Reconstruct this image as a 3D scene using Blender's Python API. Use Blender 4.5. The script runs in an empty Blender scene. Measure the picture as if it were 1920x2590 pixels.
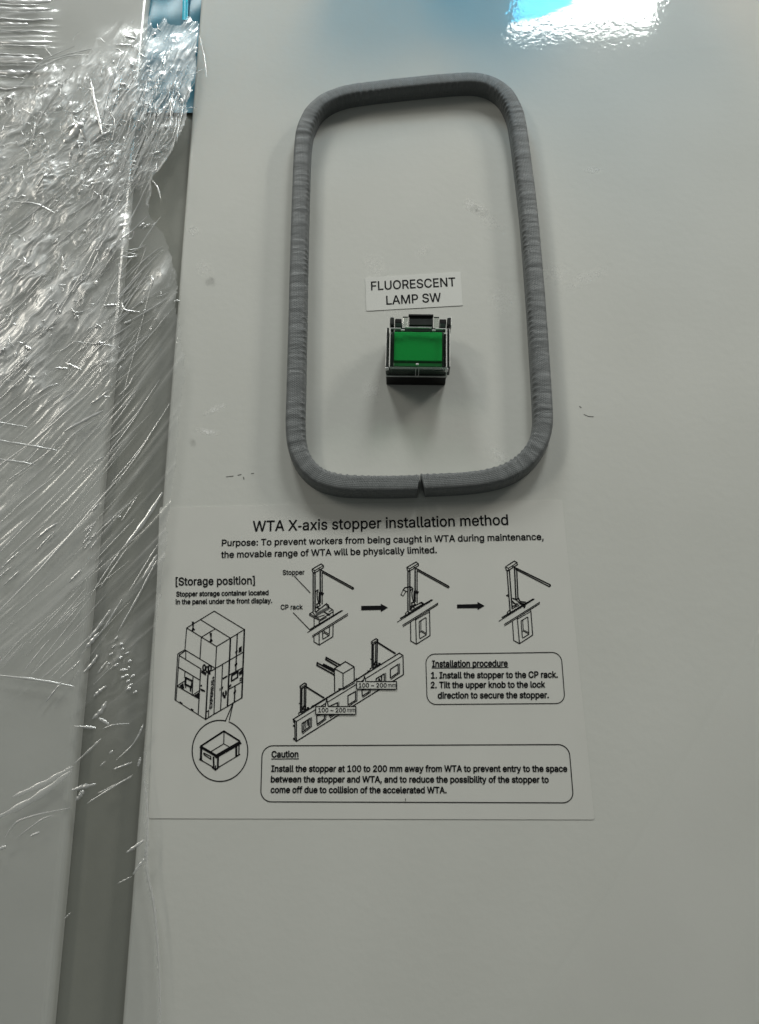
import bpy, bmesh, math, random
import numpy as np
from mathutils import Vector, Matrix

random.seed(7)
rng = np.random.default_rng(7)
sc = bpy.context.scene
COL = sc.collection

# ------------------------------------------------------------------ camera
D = 0.28                                    # camera to panel, metres
PITCH, YAW, ROLL = math.radians(18.57), math.radians(1.19), math.radians(-0.71)
F, CX, CY = 1946.0, 960.0, 1295.0           # in photograph pixels (1920 x 2590)

def cam_axes():
    cp, sp, cy, sy = math.cos(PITCH), math.sin(PITCH), math.cos(YAW), math.sin(YAW)
    Rx = Matrix(((1, 0, 0), (0, cp, -sp), (0, sp, cp)))
    Rz = Matrix(((cy, -sy, 0), (sy, cy, 0), (0, 0, 1)))
    M = Rz @ Rx
    rt, fw, up = M.col[0], M.col[1], M.col[2]
    c, s = math.cos(ROLL), math.sin(ROLL)
    return (c * rt + s * up), fw.copy(), (c * up - s * rt)
RT, FW, UP = cam_axes()

cam_d = bpy.data.cameras.new('camera')
cam = bpy.data.objects.new('camera', cam_d)
COL.objects.link(cam)
m = Matrix.Identity(4)
for i in range(3):
    m[i][0], m[i][1], m[i][2] = RT[i], UP[i], -FW[i]
m.translation = Vector((0, -D, 0))
cam.matrix_world = m
cam_d.sensor_fit = 'VERTICAL'
cam_d.sensor_height = 24.0
cam_d.lens = 24.0 * F / 2590.0
cam_d.clip_start, cam_d.clip_end = 0.01, 50
sc.camera = cam

# ------------------------------------------------------------------ light
w = bpy.data.worlds.new('World')
sc.world = w
w.use_nodes = True
nt = w.node_tree
bg = nt.nodes['Background']
bg.inputs[0].default_value = (0.93, 1.0, 0.95, 1)
bg.inputs[1].default_value = 0.085

def area(name, loc, sx, sy, power, col, aim=None, spread=180):
    l = bpy.data.lights.new(name, 'AREA')
    l.shape = 'RECTANGLE'
    l.size, l.size_y = sx, sy
    l.energy, l.color = power, col
    l.spread = math.radians(spread)
    o = bpy.data.objects.new(name, l)
    COL.objects.link(o)
    o.location = loc
    if aim is not None:
        d = Vector(aim) - Vector(loc)
        o.rotation_euler = d.to_track_quat('-Z', 'Y').to_euler()
    return o

AIM = (0.02, 0.0, 0.13)
area('ceiling_lamp', (0.447, -0.805, 1.6), 0.322, 0.49, 12.0, (0.965, 1.0, 0.965), (0.447, -0.82, 0))
area('ceiling_lamp', (-0.42, -0.58, 1.6), 0.30, 0.36, 9.5, (0.965, 1.0, 0.965), (-0.42, -0.58, 0))
area('ceiling_lamp', (1.60, -0.78, 1.6), 0.30, 0.7, 0.40, (1.0, 0.97, 0.89), AIM, 26)
area('ceiling_lamp', (-1.9, -1.75, 1.6), 0.35, 1.30, 0.46, (1.0, 0.955, 0.85), AIM, 26)

sc.view_settings.view_transform = 'Standard'
sc.view_settings.look = 'None'
sc.view_settings.exposure = 0.0
sc.view_settings.gamma = 1.0
sc.view_settings.use_curve_mapping = False
sc.render.engine = 'CYCLES'
sc.cycles.transparent_max_bounces = 24
sc.cycles.max_bounces = 10
sc.cycles.caustics_reflective = False
sc.cycles.caustics_refractive = False

# ------------------------------------------------------------------ helpers
DS = 1920.0 / 1652.0

def P(x, y, h=0.0):
    """point of the panel (h metres in front of it) seen at photograph pixel x, y"""
    d = FW * F + RT * (x - CX) - UP * (y - CY)
    t = (D - h) / d.y
    return Vector((d.x * t, -h, d.z * t))

def proj(X, Y, Z):
    """world -> photograph pixel, numpy"""
    px, py, pz = X, Y + D, Z
    f = px * FW.x + py * FW.y + pz * FW.z
    return (CX + F * (px * RT.x + py * RT.y + pz * RT.z) / f,
            CY - F * (px * UP.x + py * UP.y + pz * UP.z) / f)

def tag(o, label=None, cat=None, group=None, kind=None):
    if label: o['label'] = label
    if cat: o['category'] = cat
    if group: o['group'] = group
    if kind: o['kind'] = kind
    return o

def empty(name, loc, label, cat):
    o = bpy.data.objects.new(name, None)
    o.empty_display_size = 0.01
    o.location = loc
    COL.objects.link(o)
    return tag(o, label, cat)

def mesh_obj(name, verts, faces, mat, parent=None, smooth=False):
    me = bpy.data.meshes.new(name)
    me.from_pydata([tuple(v) for v in verts], [], faces)
    me.materials.append(mat)
    if smooth:
        me.polygons.foreach_set('use_smooth', [True] * len(me.polygons))
    me.update()
    o = bpy.data.objects.new(name, me)
    COL.objects.link(o)
    if parent is not None:
        o.parent = parent
        o.location = -parent.location
    return o

def bm_obj(name, bm, mat, parent=None, smooth=False):
    me = bpy.data.meshes.new(name)
    bmesh.ops.recalc_face_normals(bm, faces=bm.faces)
    bm.to_mesh(me)
    bm.free()
    me.materials.append(mat)
    if smooth:
        me.polygons.foreach_set('use_smooth', [True] * len(me.polygons))
    o = bpy.data.objects.new(name, me)
    COL.objects.link(o)
    if parent is not None:
        o.parent = parent
        o.location = -parent.location if parent.parent is None else Vector((0, 0, 0))
    return o

def add_box(bm, x0, x1, y0, y1, z0, z1, bev=0.0, seg=2):
    vs = [bm.verts.new((x, y, z)) for x in (x0, x1) for y in (y0, y1) for z in (z0, z1)]
    fs = [(0, 1, 3, 2), (4, 6, 7, 5), (0, 4, 5, 1), (2, 3, 7, 6), (0, 2, 6, 4), (1, 5, 7, 3)]
    faces = [bm.faces.new([vs[i] for i in f]) for f in fs]
    if bev > 0:
        edges = list({e for f in faces for e in f.edges})
        bmesh.ops.bevel(bm, geom=edges, offset=bev, segments=seg, affect='EDGES', profile=0.5)

def add_prism(bm, quad, y0, y1, bev=0.0):
    """quad: list of (x,z) ; extruded between y0 and y1"""
    a = [bm.verts.new((x, y0, z)) for x, z in quad]
    b = [bm.verts.new((x, y1, z)) for x, z in quad]
    n = len(quad)
    fs = [bm.faces.new(a), bm.faces.new(b[::-1])]
    for i in range(n):
        fs.append(bm.faces.new((a[i], b[i], b[(i + 1) % n], a[(i + 1) % n])))
    if bev > 0:
        edges = list({e for f in fs for e in f.edges})
        bmesh.ops.bevel(bm, geom=edges, offset=bev, segments=3, affect='EDGES', profile=0.5)

# ------------------------------------------------------------------ materials
class N:
    def __init__(s, name):
        s.m = bpy.data.materials.new(name)
        s.m.use_nodes = True
        s.t = s.m.node_tree
        s.t.nodes.clear()
        s.out = s.t.nodes.new('ShaderNodeOutputMaterial')
    def n(s, kind, **kw):
        nd = s.t.nodes.new(kind)
        for k, v in kw.items():
            if k in nd.inputs:
                s.set(nd.inputs[k], v)
            else:
                setattr(nd, k, v)
        return nd
    def set(s, sock, v):
        if isinstance(v, bpy.types.NodeSocket):
            s.t.links.new(v, sock)
        else:
            sock.default_value = v
    def link(s, a, b):
        s.t.links.new(a, b)
    def noise(s, scale, detail=3, vec=None, rough=0.5, dist=0.0):
        nd = s.n('ShaderNodeTexNoise')
        nd.inputs['Scale'].default_value = scale
        nd.inputs['Detail'].default_value = detail
        nd.inputs['Roughness'].default_value = rough
        nd.inputs['Distortion'].default_value = dist
        if vec is not None: s.link(vec, nd.inputs['Vector'])
        return nd.outputs[0]
    def ramp(s, fac, stops):
        nd = s.n('ShaderNodeValToRGB')
        e = nd.color_ramp.elements
        while len(e) < len(stops): e.new(0.5)
        for i, (p, c) in enumerate(stops):
            e[i].position = p
            e[i].color = c if len(c) == 4 else (*c, 1)
        s.link(fac, nd.inputs[0])
        return nd.outputs[0]
    def bump(s, height, strength, dist=0.001, normal=None):
        nd = s.n('ShaderNodeBump')
        nd.inputs['Strength'].default_value = strength
        nd.inputs['Distance'].default_value = dist
        s.link(height, nd.inputs['Height'])
        if normal is not None: s.link(normal, nd.inputs['Normal'])
        return nd.outputs[0]
    def pos(s):
        return s.n('ShaderNodeNewGeometry').outputs['Position']
    def attr(s, name):
        nd = s.n('ShaderNodeAttribute')
        nd.attribute_name = name
        return nd.outputs['Fac']
    def mapping(s, vec, scale):
        nd = s.n('ShaderNodeMapping')
        nd.inputs['Scale'].default_value = scale
        s.link(vec, nd.inputs['Vector'])
        return nd.outputs[0]
    def fresnel(s, f0, boost=1.0):
        """two-sided Schlick reflectance of a thin sheet"""
        lw = s.n('ShaderNodeLayerWeight'); lw.inputs[0].default_value = 0.5
        pw = s.n('ShaderNodeMath', operation='POWER'); pw.inputs[1].default_value = 4.0
        s.link(lw.outputs['Facing'], pw.inputs[0])
        ma = s.n('ShaderNodeMath', operation='MULTIPLY_ADD', use_clamp=True)
        s.link(pw.outputs[0], ma.inputs[0]); ma.inputs[1].default_value = (1 - f0) * .6 * boost; ma.inputs[2].default_value = f0 * boost
        return ma.outputs[0]
    def done(s, shader):
        s.link(shader, s.out.inputs['Surface'])
        return s.m

def principled(N_, base, rough=0.5, **kw):
    p = N_.n('ShaderNodeBsdfPrincipled')
    N_.set(p.inputs['Base Color'], base if isinstance(base, bpy.types.NodeSocket) else (*base, 1))
    N_.set(p.inputs['Roughness'], rough)
    for k, v in kw.items():
        N_.set(p.inputs[k], v)
    return p

def mat_paint(name, base, coat_rough=0.04, peel=0.5, coat=1.0):
    a = N(name)
    g = a.pos()
    mott = a.noise(18, 4, g)
    mott2 = a.noise(300, 3, g)
    mx = a.n('ShaderNodeMix', data_type='RGBA', blend_type='MIX')
    a.link(a.ramp(mott, [(0.3, (0, 0, 0)), (0.7, (1, 1, 1))]), mx.inputs[0])
    mx.inputs[6].default_value = (base[0] * .97, base[1] * .97, base[2] * .965, 1)
    mx.inputs[7].default_value = (base[0] * 1.03, base[1] * 1.03, base[2] * 1.03, 1)
    peel_h = a.noise(330, 2, g)
    peel_l = a.noise(60, 1, g)
    b = a.bump(peel_h, peel * 0.08, 0.001)
    b = a.bump(peel_l, peel * 0.10, 0.001, b)
    fine = a.bump(mott2, 0.11, 0.0006)
    p = principled(a, mx.outputs[2], 0.55)
    p.inputs['Coat Weight'].default_value = coat
    p.inputs['Coat Roughness'].default_value = coat_rough
    p.inputs['Coat IOR'].default_value = 1.5
    a.link(b, p.inputs['Coat Normal'])
    a.link(fine, p.inputs['Normal'])
    return a.done(p.outputs[0])

PANEL = (0.66, 0.665, 0.625)
M_panel = mat_paint('panel_paint', PANEL)
M_left = mat_paint('cabinet_paint', (0.60, 0.605, 0.57), 0.12)
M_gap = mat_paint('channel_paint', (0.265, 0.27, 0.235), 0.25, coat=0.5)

def mat_simple(name, base, rough=0.5, noise_amt=0.0, bump=0.0, scale=400, **kw):
    a = N(name)
    if noise_amt:
        g = a.noise(scale, 3, a.pos())
        col = a.ramp(g, [(0.25, tuple(c * (1 - noise_amt) for c in base)), (0.75, tuple(min(1, c * (1 + noise_amt)) for c in base))])
    else:
        col = base
    p = principled(a, col, rough, **kw)
    if bump:
        a.link(a.bump(a.noise(scale * 2, 3, a.pos()), bump, 0.0005), p.inputs['Normal'])
    return a.done(p.outputs[0])

M_poster = mat_simple('poster_film', (0.685, 0.685, 0.645), 0.42, 0.02, 0.04, 60)
M_label = mat_simple('label_film', (0.75, 0.755, 0.72), 0.4, 0.02, 0.04, 60)
M_ink = mat_simple('black_ink', (0.006, 0.006, 0.007), 0.6, **{'Specular IOR Level': .12})
M_inkgrey = mat_simple('grey_ink', (0.10, 0.10, 0.10), 0.5)
M_black = mat_simple('black_plastic', (0.006, 0.006, 0.0055), 0.5, 0.2, 0.05, **{'Specular IOR Level': .2})
M_smoke = mat_simple('smoky_plastic', (0.028, 0.032, 0.030), 0.25, 0.3, 0.05, 300)
M_frame = mat_simple('lens_surround', (0.006, 0.022, 0.013), 0.3)
M_green = mat_simple('green_lens', (0.0, 0.37, 0.065), 0.4, 0.05, 0.03, 120, **{'Specular IOR Level': .15})
M_greendark = mat_simple('green_lens_step', (0.002, 0.16, 0.03), 0.3)
M_scuff = mat_simple('scuff', (0.11, 0.11, 0.10), 0.6)

def mat_clear(name, tint=(1, 1, 1), milky=0.03, ior=1.5, rough=0.05, boost=1.0):
    a = N(name)
    tr = a.n('ShaderNodeBsdfTransparent'); tr.inputs[0].default_value = (*tint, 1)
    df = a.n('ShaderNodeBsdfDiffuse'); df.inputs[0].default_value = (.85, .88, .86, 1)
    tl = a.n('ShaderNodeBsdfTranslucent'); tl.inputs[0].default_value = (.85, .88, .86, 1)
    mk = a.n('ShaderNodeMixShader'); mk.inputs[0].default_value = 0.4
    a.link(df.outputs[0], mk.inputs[1]); a.link(tl.outputs[0], mk.inputs[2])
    m1 = a.n('ShaderNodeMixShader'); m1.inputs[0].default_value = milky
    a.link(tr.outputs[0], m1.inputs[1]); a.link(mk.outputs[0], m1.inputs[2])
    gl = a.n('ShaderNodeBsdfGlossy'); gl.inputs['Roughness'].default_value = rough
    m2 = a.n('ShaderNodeMixShader')
    a.link(a.fresnel(((ior - 1) / (ior + 1)) ** 2 * 1.5, boost), m2.inputs[0]); a.link(m1.outputs[0], m2.inputs[1]); a.link(gl.outputs[0], m2.inputs[2])
    return a.done(m2.outputs[0])

M_clear = mat_clear('clear_cover', (.86, .93, .89), 0.004, 1.5, 0.03, .35)
M_edge = mat_clear('clear_cover_edge', (.85, .9, .87), 0.88, 2.1, 0.36, 1.9)

# rubber of the edge trim, uses uv: u along in mm, v across 0..1
def mat_rubber():
    a = N('grey_rubber')
    uv = a.n('ShaderNodeUVMap').outputs[0]
    wr = a.noise(1.0, 2, a.mapping(uv, (0.24, 0.9, 1)), 0.5, 0.4)      # cross wrinkles
    fine = a.noise(1.0, 3, a.mapping(uv, (2.2, 6, 1)), 0.6)
    weave = a.n('ShaderNodeTexBrick')
    weave.offset = 0.5
    a.link(a.mapping(uv, (0.75, 14, 1)), weave.inputs['Vector'])
    weave.inputs['Color1'].default_value = (1, 1, 1, 1)
    weave.inputs['Color2'].default_value = (.7, .7, .7, 1)
    weave.inputs['Mortar'].default_value = (0, 0, 0, 1)
    weave.inputs['Scale'].default_value = 1.0
    weave.inputs['Mortar Size'].default_value = 0.12
    weave.inputs['Mortar Smooth'].default_value = 0.6
    weave.inputs['Brick Width'].default_value = 0.7
    weave.inputs['Row Height'].default_value = 0.5
    wm = a.attr('weave')
    mul = a.n('ShaderNodeMath', operation='MULTIPLY')
    a.link(weave.outputs[0], mul.inputs[0]); a.link(wm, mul.inputs[1])
    b = a.bump(wr, 0.45, 0.0018)
    b = a.bump(fine, 0.10, 0.0005, b)
    b = a.bump(mul.outputs[0], 0.9, 0.0006, b)
    col = a.ramp(fine, [(0.3, (0.158, 0.169, 0.172)), (0.7, (0.200, 0.211, 0.214))])
    p = principled(a, col, 0.55)
    a.link(b, p.inputs['Normal'])
    return a.done(p.outputs[0])
M_rubber = mat_rubber()

# ------------------------------------------------------------------ the panel
def edge_pt(a, b, y):
    """pixel x of the straight line a-b at pixel row y"""
    return a[0] + (b[0] - a[0]) * (y - a[1]) / (b[1] - a[1])
PA, PB = (508.0, 0.0), (308.0, 2590.0)      # left edge of the panel in the photograph
LA, LB = (373.0, 0.0), (124.0, 2590.0)      # right edge of the wrapped cabinet
pt = P(*PA); pb = P(*PB)
def line_x(p, q, z): return p.x + (q.x - p.x) * (z - p.z) / (q.z - p.z)
ZT, ZB = 0.75, -0.45
panel = empty('cabinet_panel', (0, 0.002, -0.2), 'large glossy off-white painted panel carrying the switch and the poster', 'panel')
bm = bmesh.new()
add_prism(bm, [(line_x(pt, pb, ZT), ZT), (line_x(pt, pb, ZB), ZB), (0.55, ZB), (0.55, ZT)], 0.0, 0.0040, 0.0012)
bm_obj('face_sheet', bm, M_panel, panel, True)
panel_me = panel.children[0].data
panel_me.shade_flat()

# channel between the two cabinets
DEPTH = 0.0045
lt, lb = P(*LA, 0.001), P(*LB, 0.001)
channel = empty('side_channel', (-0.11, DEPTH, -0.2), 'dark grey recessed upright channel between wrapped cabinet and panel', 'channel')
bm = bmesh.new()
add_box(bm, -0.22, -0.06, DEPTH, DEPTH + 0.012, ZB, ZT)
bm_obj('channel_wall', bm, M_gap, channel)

# wrapped cabinet on the left: rounded upright edge
cab = empty('wrapped_cabinet', (-0.3, 0.004, -0.2), 'pale grey cabinet wrapped in clear stretch film at the left', 'cabinet')
bm = bmesh.new()
add_prism(bm, [(-0.6, ZT), (-0.6, ZB), (line_x(lt, lb, ZB), ZB), (line_x(lt, lb, ZT), ZT)], -0.001, 0.0042)
es = [e for e in bm.edges if all(v.co.x > -0.3 for v in e.verts) and abs(e.verts[0].co.y + 0.001) < 1e-6 and abs(e.verts[1].co.y + 0.001) < 1e-6]
bmesh.ops.bevel(bm, geom=es, offset=0.0028, segments=5, affect='EDGES', profile=0.5)
bm_obj('face_sheet', bm, M_left, cab)

# blue protective film stuck over the top of the channel
bl = empty('blue_film', P(440, 150), 'translucent blue protective film over the channel top above the crumpled wrap', 'film')
def grid_px(fx0, fx1, y0, y1, h, nx, ny, wav):
    vs, fs = [], []
    for j in range(ny + 1):
        y = y0 + (y1 - y0) * j / ny
        for i in range(nx + 1):
            x = fx0(y) + (fx1(y) - fx0(y)) * i / nx
            hh = h + wav(i / nx, j / ny)
            vs.append(P(x, y, hh))
    for j in range(ny):
        for i in range(nx):
            k = j * (nx + 1) + i
            fs.append((k, k + 1, k + nx + 2, k + nx + 1))
    return vs, fs
M_blue = mat_simple('blue_film', (0.045, 0.27, 0.39), 0.42, 0.15, 0.1, 90)
M_bluereflect = mat_simple('blue_film_reflection', (0.0, 0.62, 0.85), 0.25)  # bright cyan colour paints in the light reflected along the film
vs, fs = grid_px(lambda y: edge_pt(LA, LB, y) + 4, lambda y: edge_pt(PA, PB, y) + 30, -60, 285, -DEPTH + 0.0015, 14, 40,
                 lambda a, b: 0.0006 * math.sin(a * 9 + b * 5) + 0.0005 * math.sin(b * 23 + a * 3))
mesh_obj('film_sheet', vs, fs, M_blue, bl, True)
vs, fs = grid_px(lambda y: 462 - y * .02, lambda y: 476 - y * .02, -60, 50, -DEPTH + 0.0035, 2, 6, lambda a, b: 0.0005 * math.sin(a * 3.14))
mesh_obj('painted_reflection', vs, fs, M_bluereflect, bl, True)

# second blue film, draped over the panel above the frame: mirrored in the paint, tints the light below it
def mirror_at(x, y, H):
    """where the mirror ray of display pixel x, y meets the height H"""
    p = P(x * DS, y * DS); d = p - Vector((0, -D, 0))
    t = (H - p.z) / d.z
    return Vector((p.x + d.x * t, -d.y * t, H))
HB = 0.43
rim = [mirror_at(x, y, HB) for x, y in ((820, 30), (880, 66), (930, 88), (1000, 80), (1060, 62), (1117, 49), (1150, 45), (1180, 40), (1215, 24), (1255, 1), (1290, -40), (1330, -110))]
vs, fs = [], []
for i, r in enumerate(rim):
    for k_ in range(7):
        t = k_ / 6
        vs.append((r.x, -0.032 + (r.y + 0.032) * t, HB + 0.012 * (1 - t) + 0.0012 * math.sin(i * 1.3 + t * 4) * t * (1 - t)))
for i in range(len(rim) - 1):
    for k_ in range(6):
        q = i * 7 + k_
        fs.append((q, q + 1, q + 8, q + 7))
def mat_bluefoil():
    a = N('clear_blue_film')
    tr = a.n('ShaderNodeBsdfTransparent'); tr.inputs[0].default_value = (.08, .56, .92, 1)
    df = a.n('ShaderNodeBsdfTranslucent'); df.inputs[0].default_value = (.1, .45, .75, 1)
    gl = a.n('ShaderNodeBsdfGlossy'); gl.inputs['Roughness'].default_value = .15
    m1 = a.n('ShaderNodeMixShader'); m1.inputs[0].default_value = .15
    a.link(tr.outputs[0], m1.inputs[1]); a.link(df.outputs[0], m1.inputs[2])
    m2 = a.n('ShaderNodeMixShader'); m2.inputs[0].default_value = .05
    a.link(m1.outputs[0], m2.inputs[1]); a.link(gl.outputs[0], m2.inputs[2])
    return a.done(m2.outputs[0])
o = mesh_obj('blue_film', vs, fs, mat_bluefoil(), None, True)
tag(o, 'clear blue film flap above the panel, seen mirrored in the paint beside the lamp', 'film')

# ------------------------------------------------------------------ rubber edge trim
CL = [(915.6, 1055), (1000, 1051), (1065, 1043), (1110, 1028), (1145, 1003), (1170, 968), (1181, 928), (1181, 887), (1176, 800), (1166, 650), (1152, 480),
      (1138, 360), (1128, 285), (1119, 247), (1101, 214), (1075, 193), (1045, 183), (1010, 181), (955, 185), (875, 193), (797, 202), (750, 210), (713, 224),
      (684, 247), (668, 276), (660, 310), (655.5, 400), (651, 560), (648, 700), (644.5, 850), (643, 930), (648, 975), (664, 1012), (692, 1039), (726, 1052),
      (765, 1057), (850, 1058), (914.6, 1056)]
TW, TH = 0.0075, 0.0073
pts = [P(x * DS, y * DS, TH * .5) for x, y in CL]
pts = [Vector((p.x, 0, p.z)) for p in pts]
def catmull(ps, n):
    out = []
    for i in range(len(ps) - 1):
        p0 = ps[max(i - 1, 0)]; p1 = ps[i]; p2 = ps[i + 1]; p3 = ps[min(i + 2, len(ps) - 1)]
        for k in range(n):
            t = k / n
            out.append(0.5 * ((2 * p1) + (p2 - p0) * t + (2 * p0 - 5 * p1 + 4 * p2 - p3) * t * t + (3 * p1 - p0 - 3 * p2 + p3) * t ** 3))
    out.append(ps[-1])
    return out
path = catmull(pts, 30)
# resample to 0.35 mm
def resample(ps, step):
    L = [0]
    for a, b in zip(ps, ps[1:]): L.append(L[-1] + (b - a).length)
    n = max(2, int(L[-1] / step)); out = []; j = 0
    for i in range(n + 1):
        s_ = L[-1] * i / n
        while j < len(L) - 2 and L[j + 1] < s_: j += 1
        t = (s_ - L[j]) / max(1e-9, L[j + 1] - L[j])
        out.append(ps[j].lerp(ps[j + 1], t))
    return out, L[-1]
path, plen = resample(path, 0.00035)
for _ in range(25):
    path = [path[0]] + [(path[i - 1] + path[i] * 2 + path[i + 1]) / 4 for i in range(1, len(path) - 1)] + [path[-1]]
# profile: u from inner (-) to outer (+), h out of the panel, weave mask
prof = [(-.50, 0.0, 0), (-.51, .22, .8), (-.505, .45, 1), (-.49, .64, 1), (-.455, .80, 1), (-.40, .90, 1), (-.32, .965, 1), (-.20, .99, .6), (-.05, 1.0, .25), (.12, 1.0, .15), (.28, .985, .12),
        (.39, .94, .35), (.455, .85, .3), (.49, .70, .3), (.505, .45, .3), (.505, .22, .3), (.50, 0.0, 0)]
trim = empty('rubber_edge_trim', P(915 * DS, 1058 * DS), 'grey ribbed rubber trim bent into a rounded rectangle around the green switch', 'edge trim')
vs, fs, uvs, wv = [], [], [], []
nP = len(prof)
phase = [random.uniform(0, 6.28) for _ in range(8)]
for i, c in enumerate(path):
    a = path[max(i - 2, 0)]; b = path[min(i + 2, len(path) - 1)]
    t = (b - a).normalized()
    nrm = Vector((t.z, 0, -t.x))              # right of travel = outer side for this travel direction
    s_ = i * plen / (len(path) - 1)
    mm = s_ * 1000
    wob = (math.sin(mm * .9 + phase[0] + 2.5 * math.sin(mm * .13)) * .5 * (1 + math.sin(mm * .043)) + math.sin(mm * 1.7 + phase[1] + 2 * math.sin(mm * .21)) * .35 + math.sin(mm * .35 + phase[2]) * .6)
    for k, (u, h, wmask) in enumerate(prof):
        hh = h * TH + (wob * 0.00008 if h > .3 else 0) + 0
        stitch = (0.00034 * max(0, math.sin(mm * 2.4 + phase[3] + 1.3 * math.sin(mm * .31)) + .25 * math.sin(mm * 7.1)) * (0.6 + .4 * math.sin(mm * .17 + 2)) if .6 < h < .96 and u < 0 else 0)
        shear = 0
        d_end0, d_end1 = s_, plen - s_
        if d_end0 < 0.006: shear = (u + .5) * 0.0014 * (1 - d_end0 / 0.006) * -1
        if d_end1 < 0.006: shear = (u + .5) * 0.0014 * (1 - d_end1 / 0.006)
        p = c + nrm * (u * TW - stitch) + t * -shear
        vs.append((p.x, -hh - stitch * .5, p.z))
        uvs.append((mm, k / (nP - 1)))
        wv.append(wmask)
for i in range(len(path) - 1):
    for k in range(nP - 1):
        q = i * nP + k
        fs.append((q, q + nP, q + nP + 1, q + 1))
fs.append(tuple(range(nP)))
fs.append(tuple(range((len(path) - 1) * nP, len(path) * nP))[::-1])
o = mesh_obj('rubber_strip', vs, fs, M_rubber, trim, True)
me = o.data
uvl = me.uv_layers.new(name='UVMap')
for lp in me.loops:
    uvl.data[lp.index].uv = uvs[lp.vertex_index]
at = me.attributes.new('weave', 'FLOAT', 'POINT')
at.data.foreach_set('value', wv)
bm = bmesh.new(); bm.from_mesh(me); bmesh.ops.recalc_face_normals(bm, faces=bm.faces); bm.to_mesh(me); bm.free()
# pale adhesive backing that shows in the joint
q = [P(1064, 1212, .0004), P(1060, 1240, .0010), P(1056, 1262, .0004), P(1077, 1262, .0004), P(1069, 1240, .0010)]
mesh_obj('adhesive_backing', q, [(0, 1, 4), (1, 2, 3, 4)], mat_clear('adhesive', (.9, .9, .88), 0.6, 1.5, .2), trim)

# ------------------------------------------------------------------ flat printing helpers
def loc_px(p, h):
    return P(p[0], p[1], h)

class Ink:
    def __init__(s, ox=0, oy=0, k=1.0, h=0.00024):
        s.v, s.f = [], []
        s.o, s.k, s.h = (ox, oy), k, h
    def w(s, p): return (s.o[0] + p[0] * s.k, s.o[1] + p[1] * s.k)
    def line(s, pts, width=2.0, closed=False):
        """polyline in photo pixels, mitred strip"""
        p = [Vector(s.w(q)) for q in pts]
        if closed: p = p + [p[0]]
        for a, b in zip(p, p[1:]):
            d = b - a
            if d.length < 1e-6: continue
            d.normalize()
            n = Vector((-d.y, d.x)) * width * .58
            e = d * width * .42
            k = len(s.v)
            for c in (a - e + n, b + e + n, b + e - n, a - e - n):
                s.v.append(P(c.x, c.y, s.h + len(s.f) * 2e-9))
            s.f.append((k, k + 1, k + 2, k + 3))
    def fill(s, pts, dh=0.0):
        k = len(s.v)
        for q in pts:
            c = s.w(q)
            s.v.append(P(c[0], c[1], s.h + dh + len(s.f) * 2e-9))
        s.f.append(tuple(range(k, k + len(pts))))
    def disc(s, c, rx, ry=None, n=12):
        ry = ry or rx
        s.fill([(c[0] + rx * math.cos(6.2832 * i / n), c[1] + ry * math.sin(6.2832 * i / n)) for i in range(n)])
    def ring(s, c, r, width, a0=0, a1=360, n=48, ry=None):
        ry = ry or r
        s.line([(c[0] + r * math.cos(math.radians(a0 + (a1 - a0) * i / n)), c[1] + ry * math.sin(math.radians(a0 + (a1 - a0) * i / n))) for i in range(n + 1)], width)
    def build(s, name, mat, parent):
        o = mesh_obj(name, s.v, s.f, mat, parent)
        bm = bmesh.new(); bm.from_mesh(o.data)
        for f in bm.faces:
            f.normal_update()
            if f.normal.y > 0: f.normal_flip()
        bm.to_mesh(o.data); bm.free()
        return o

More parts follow.
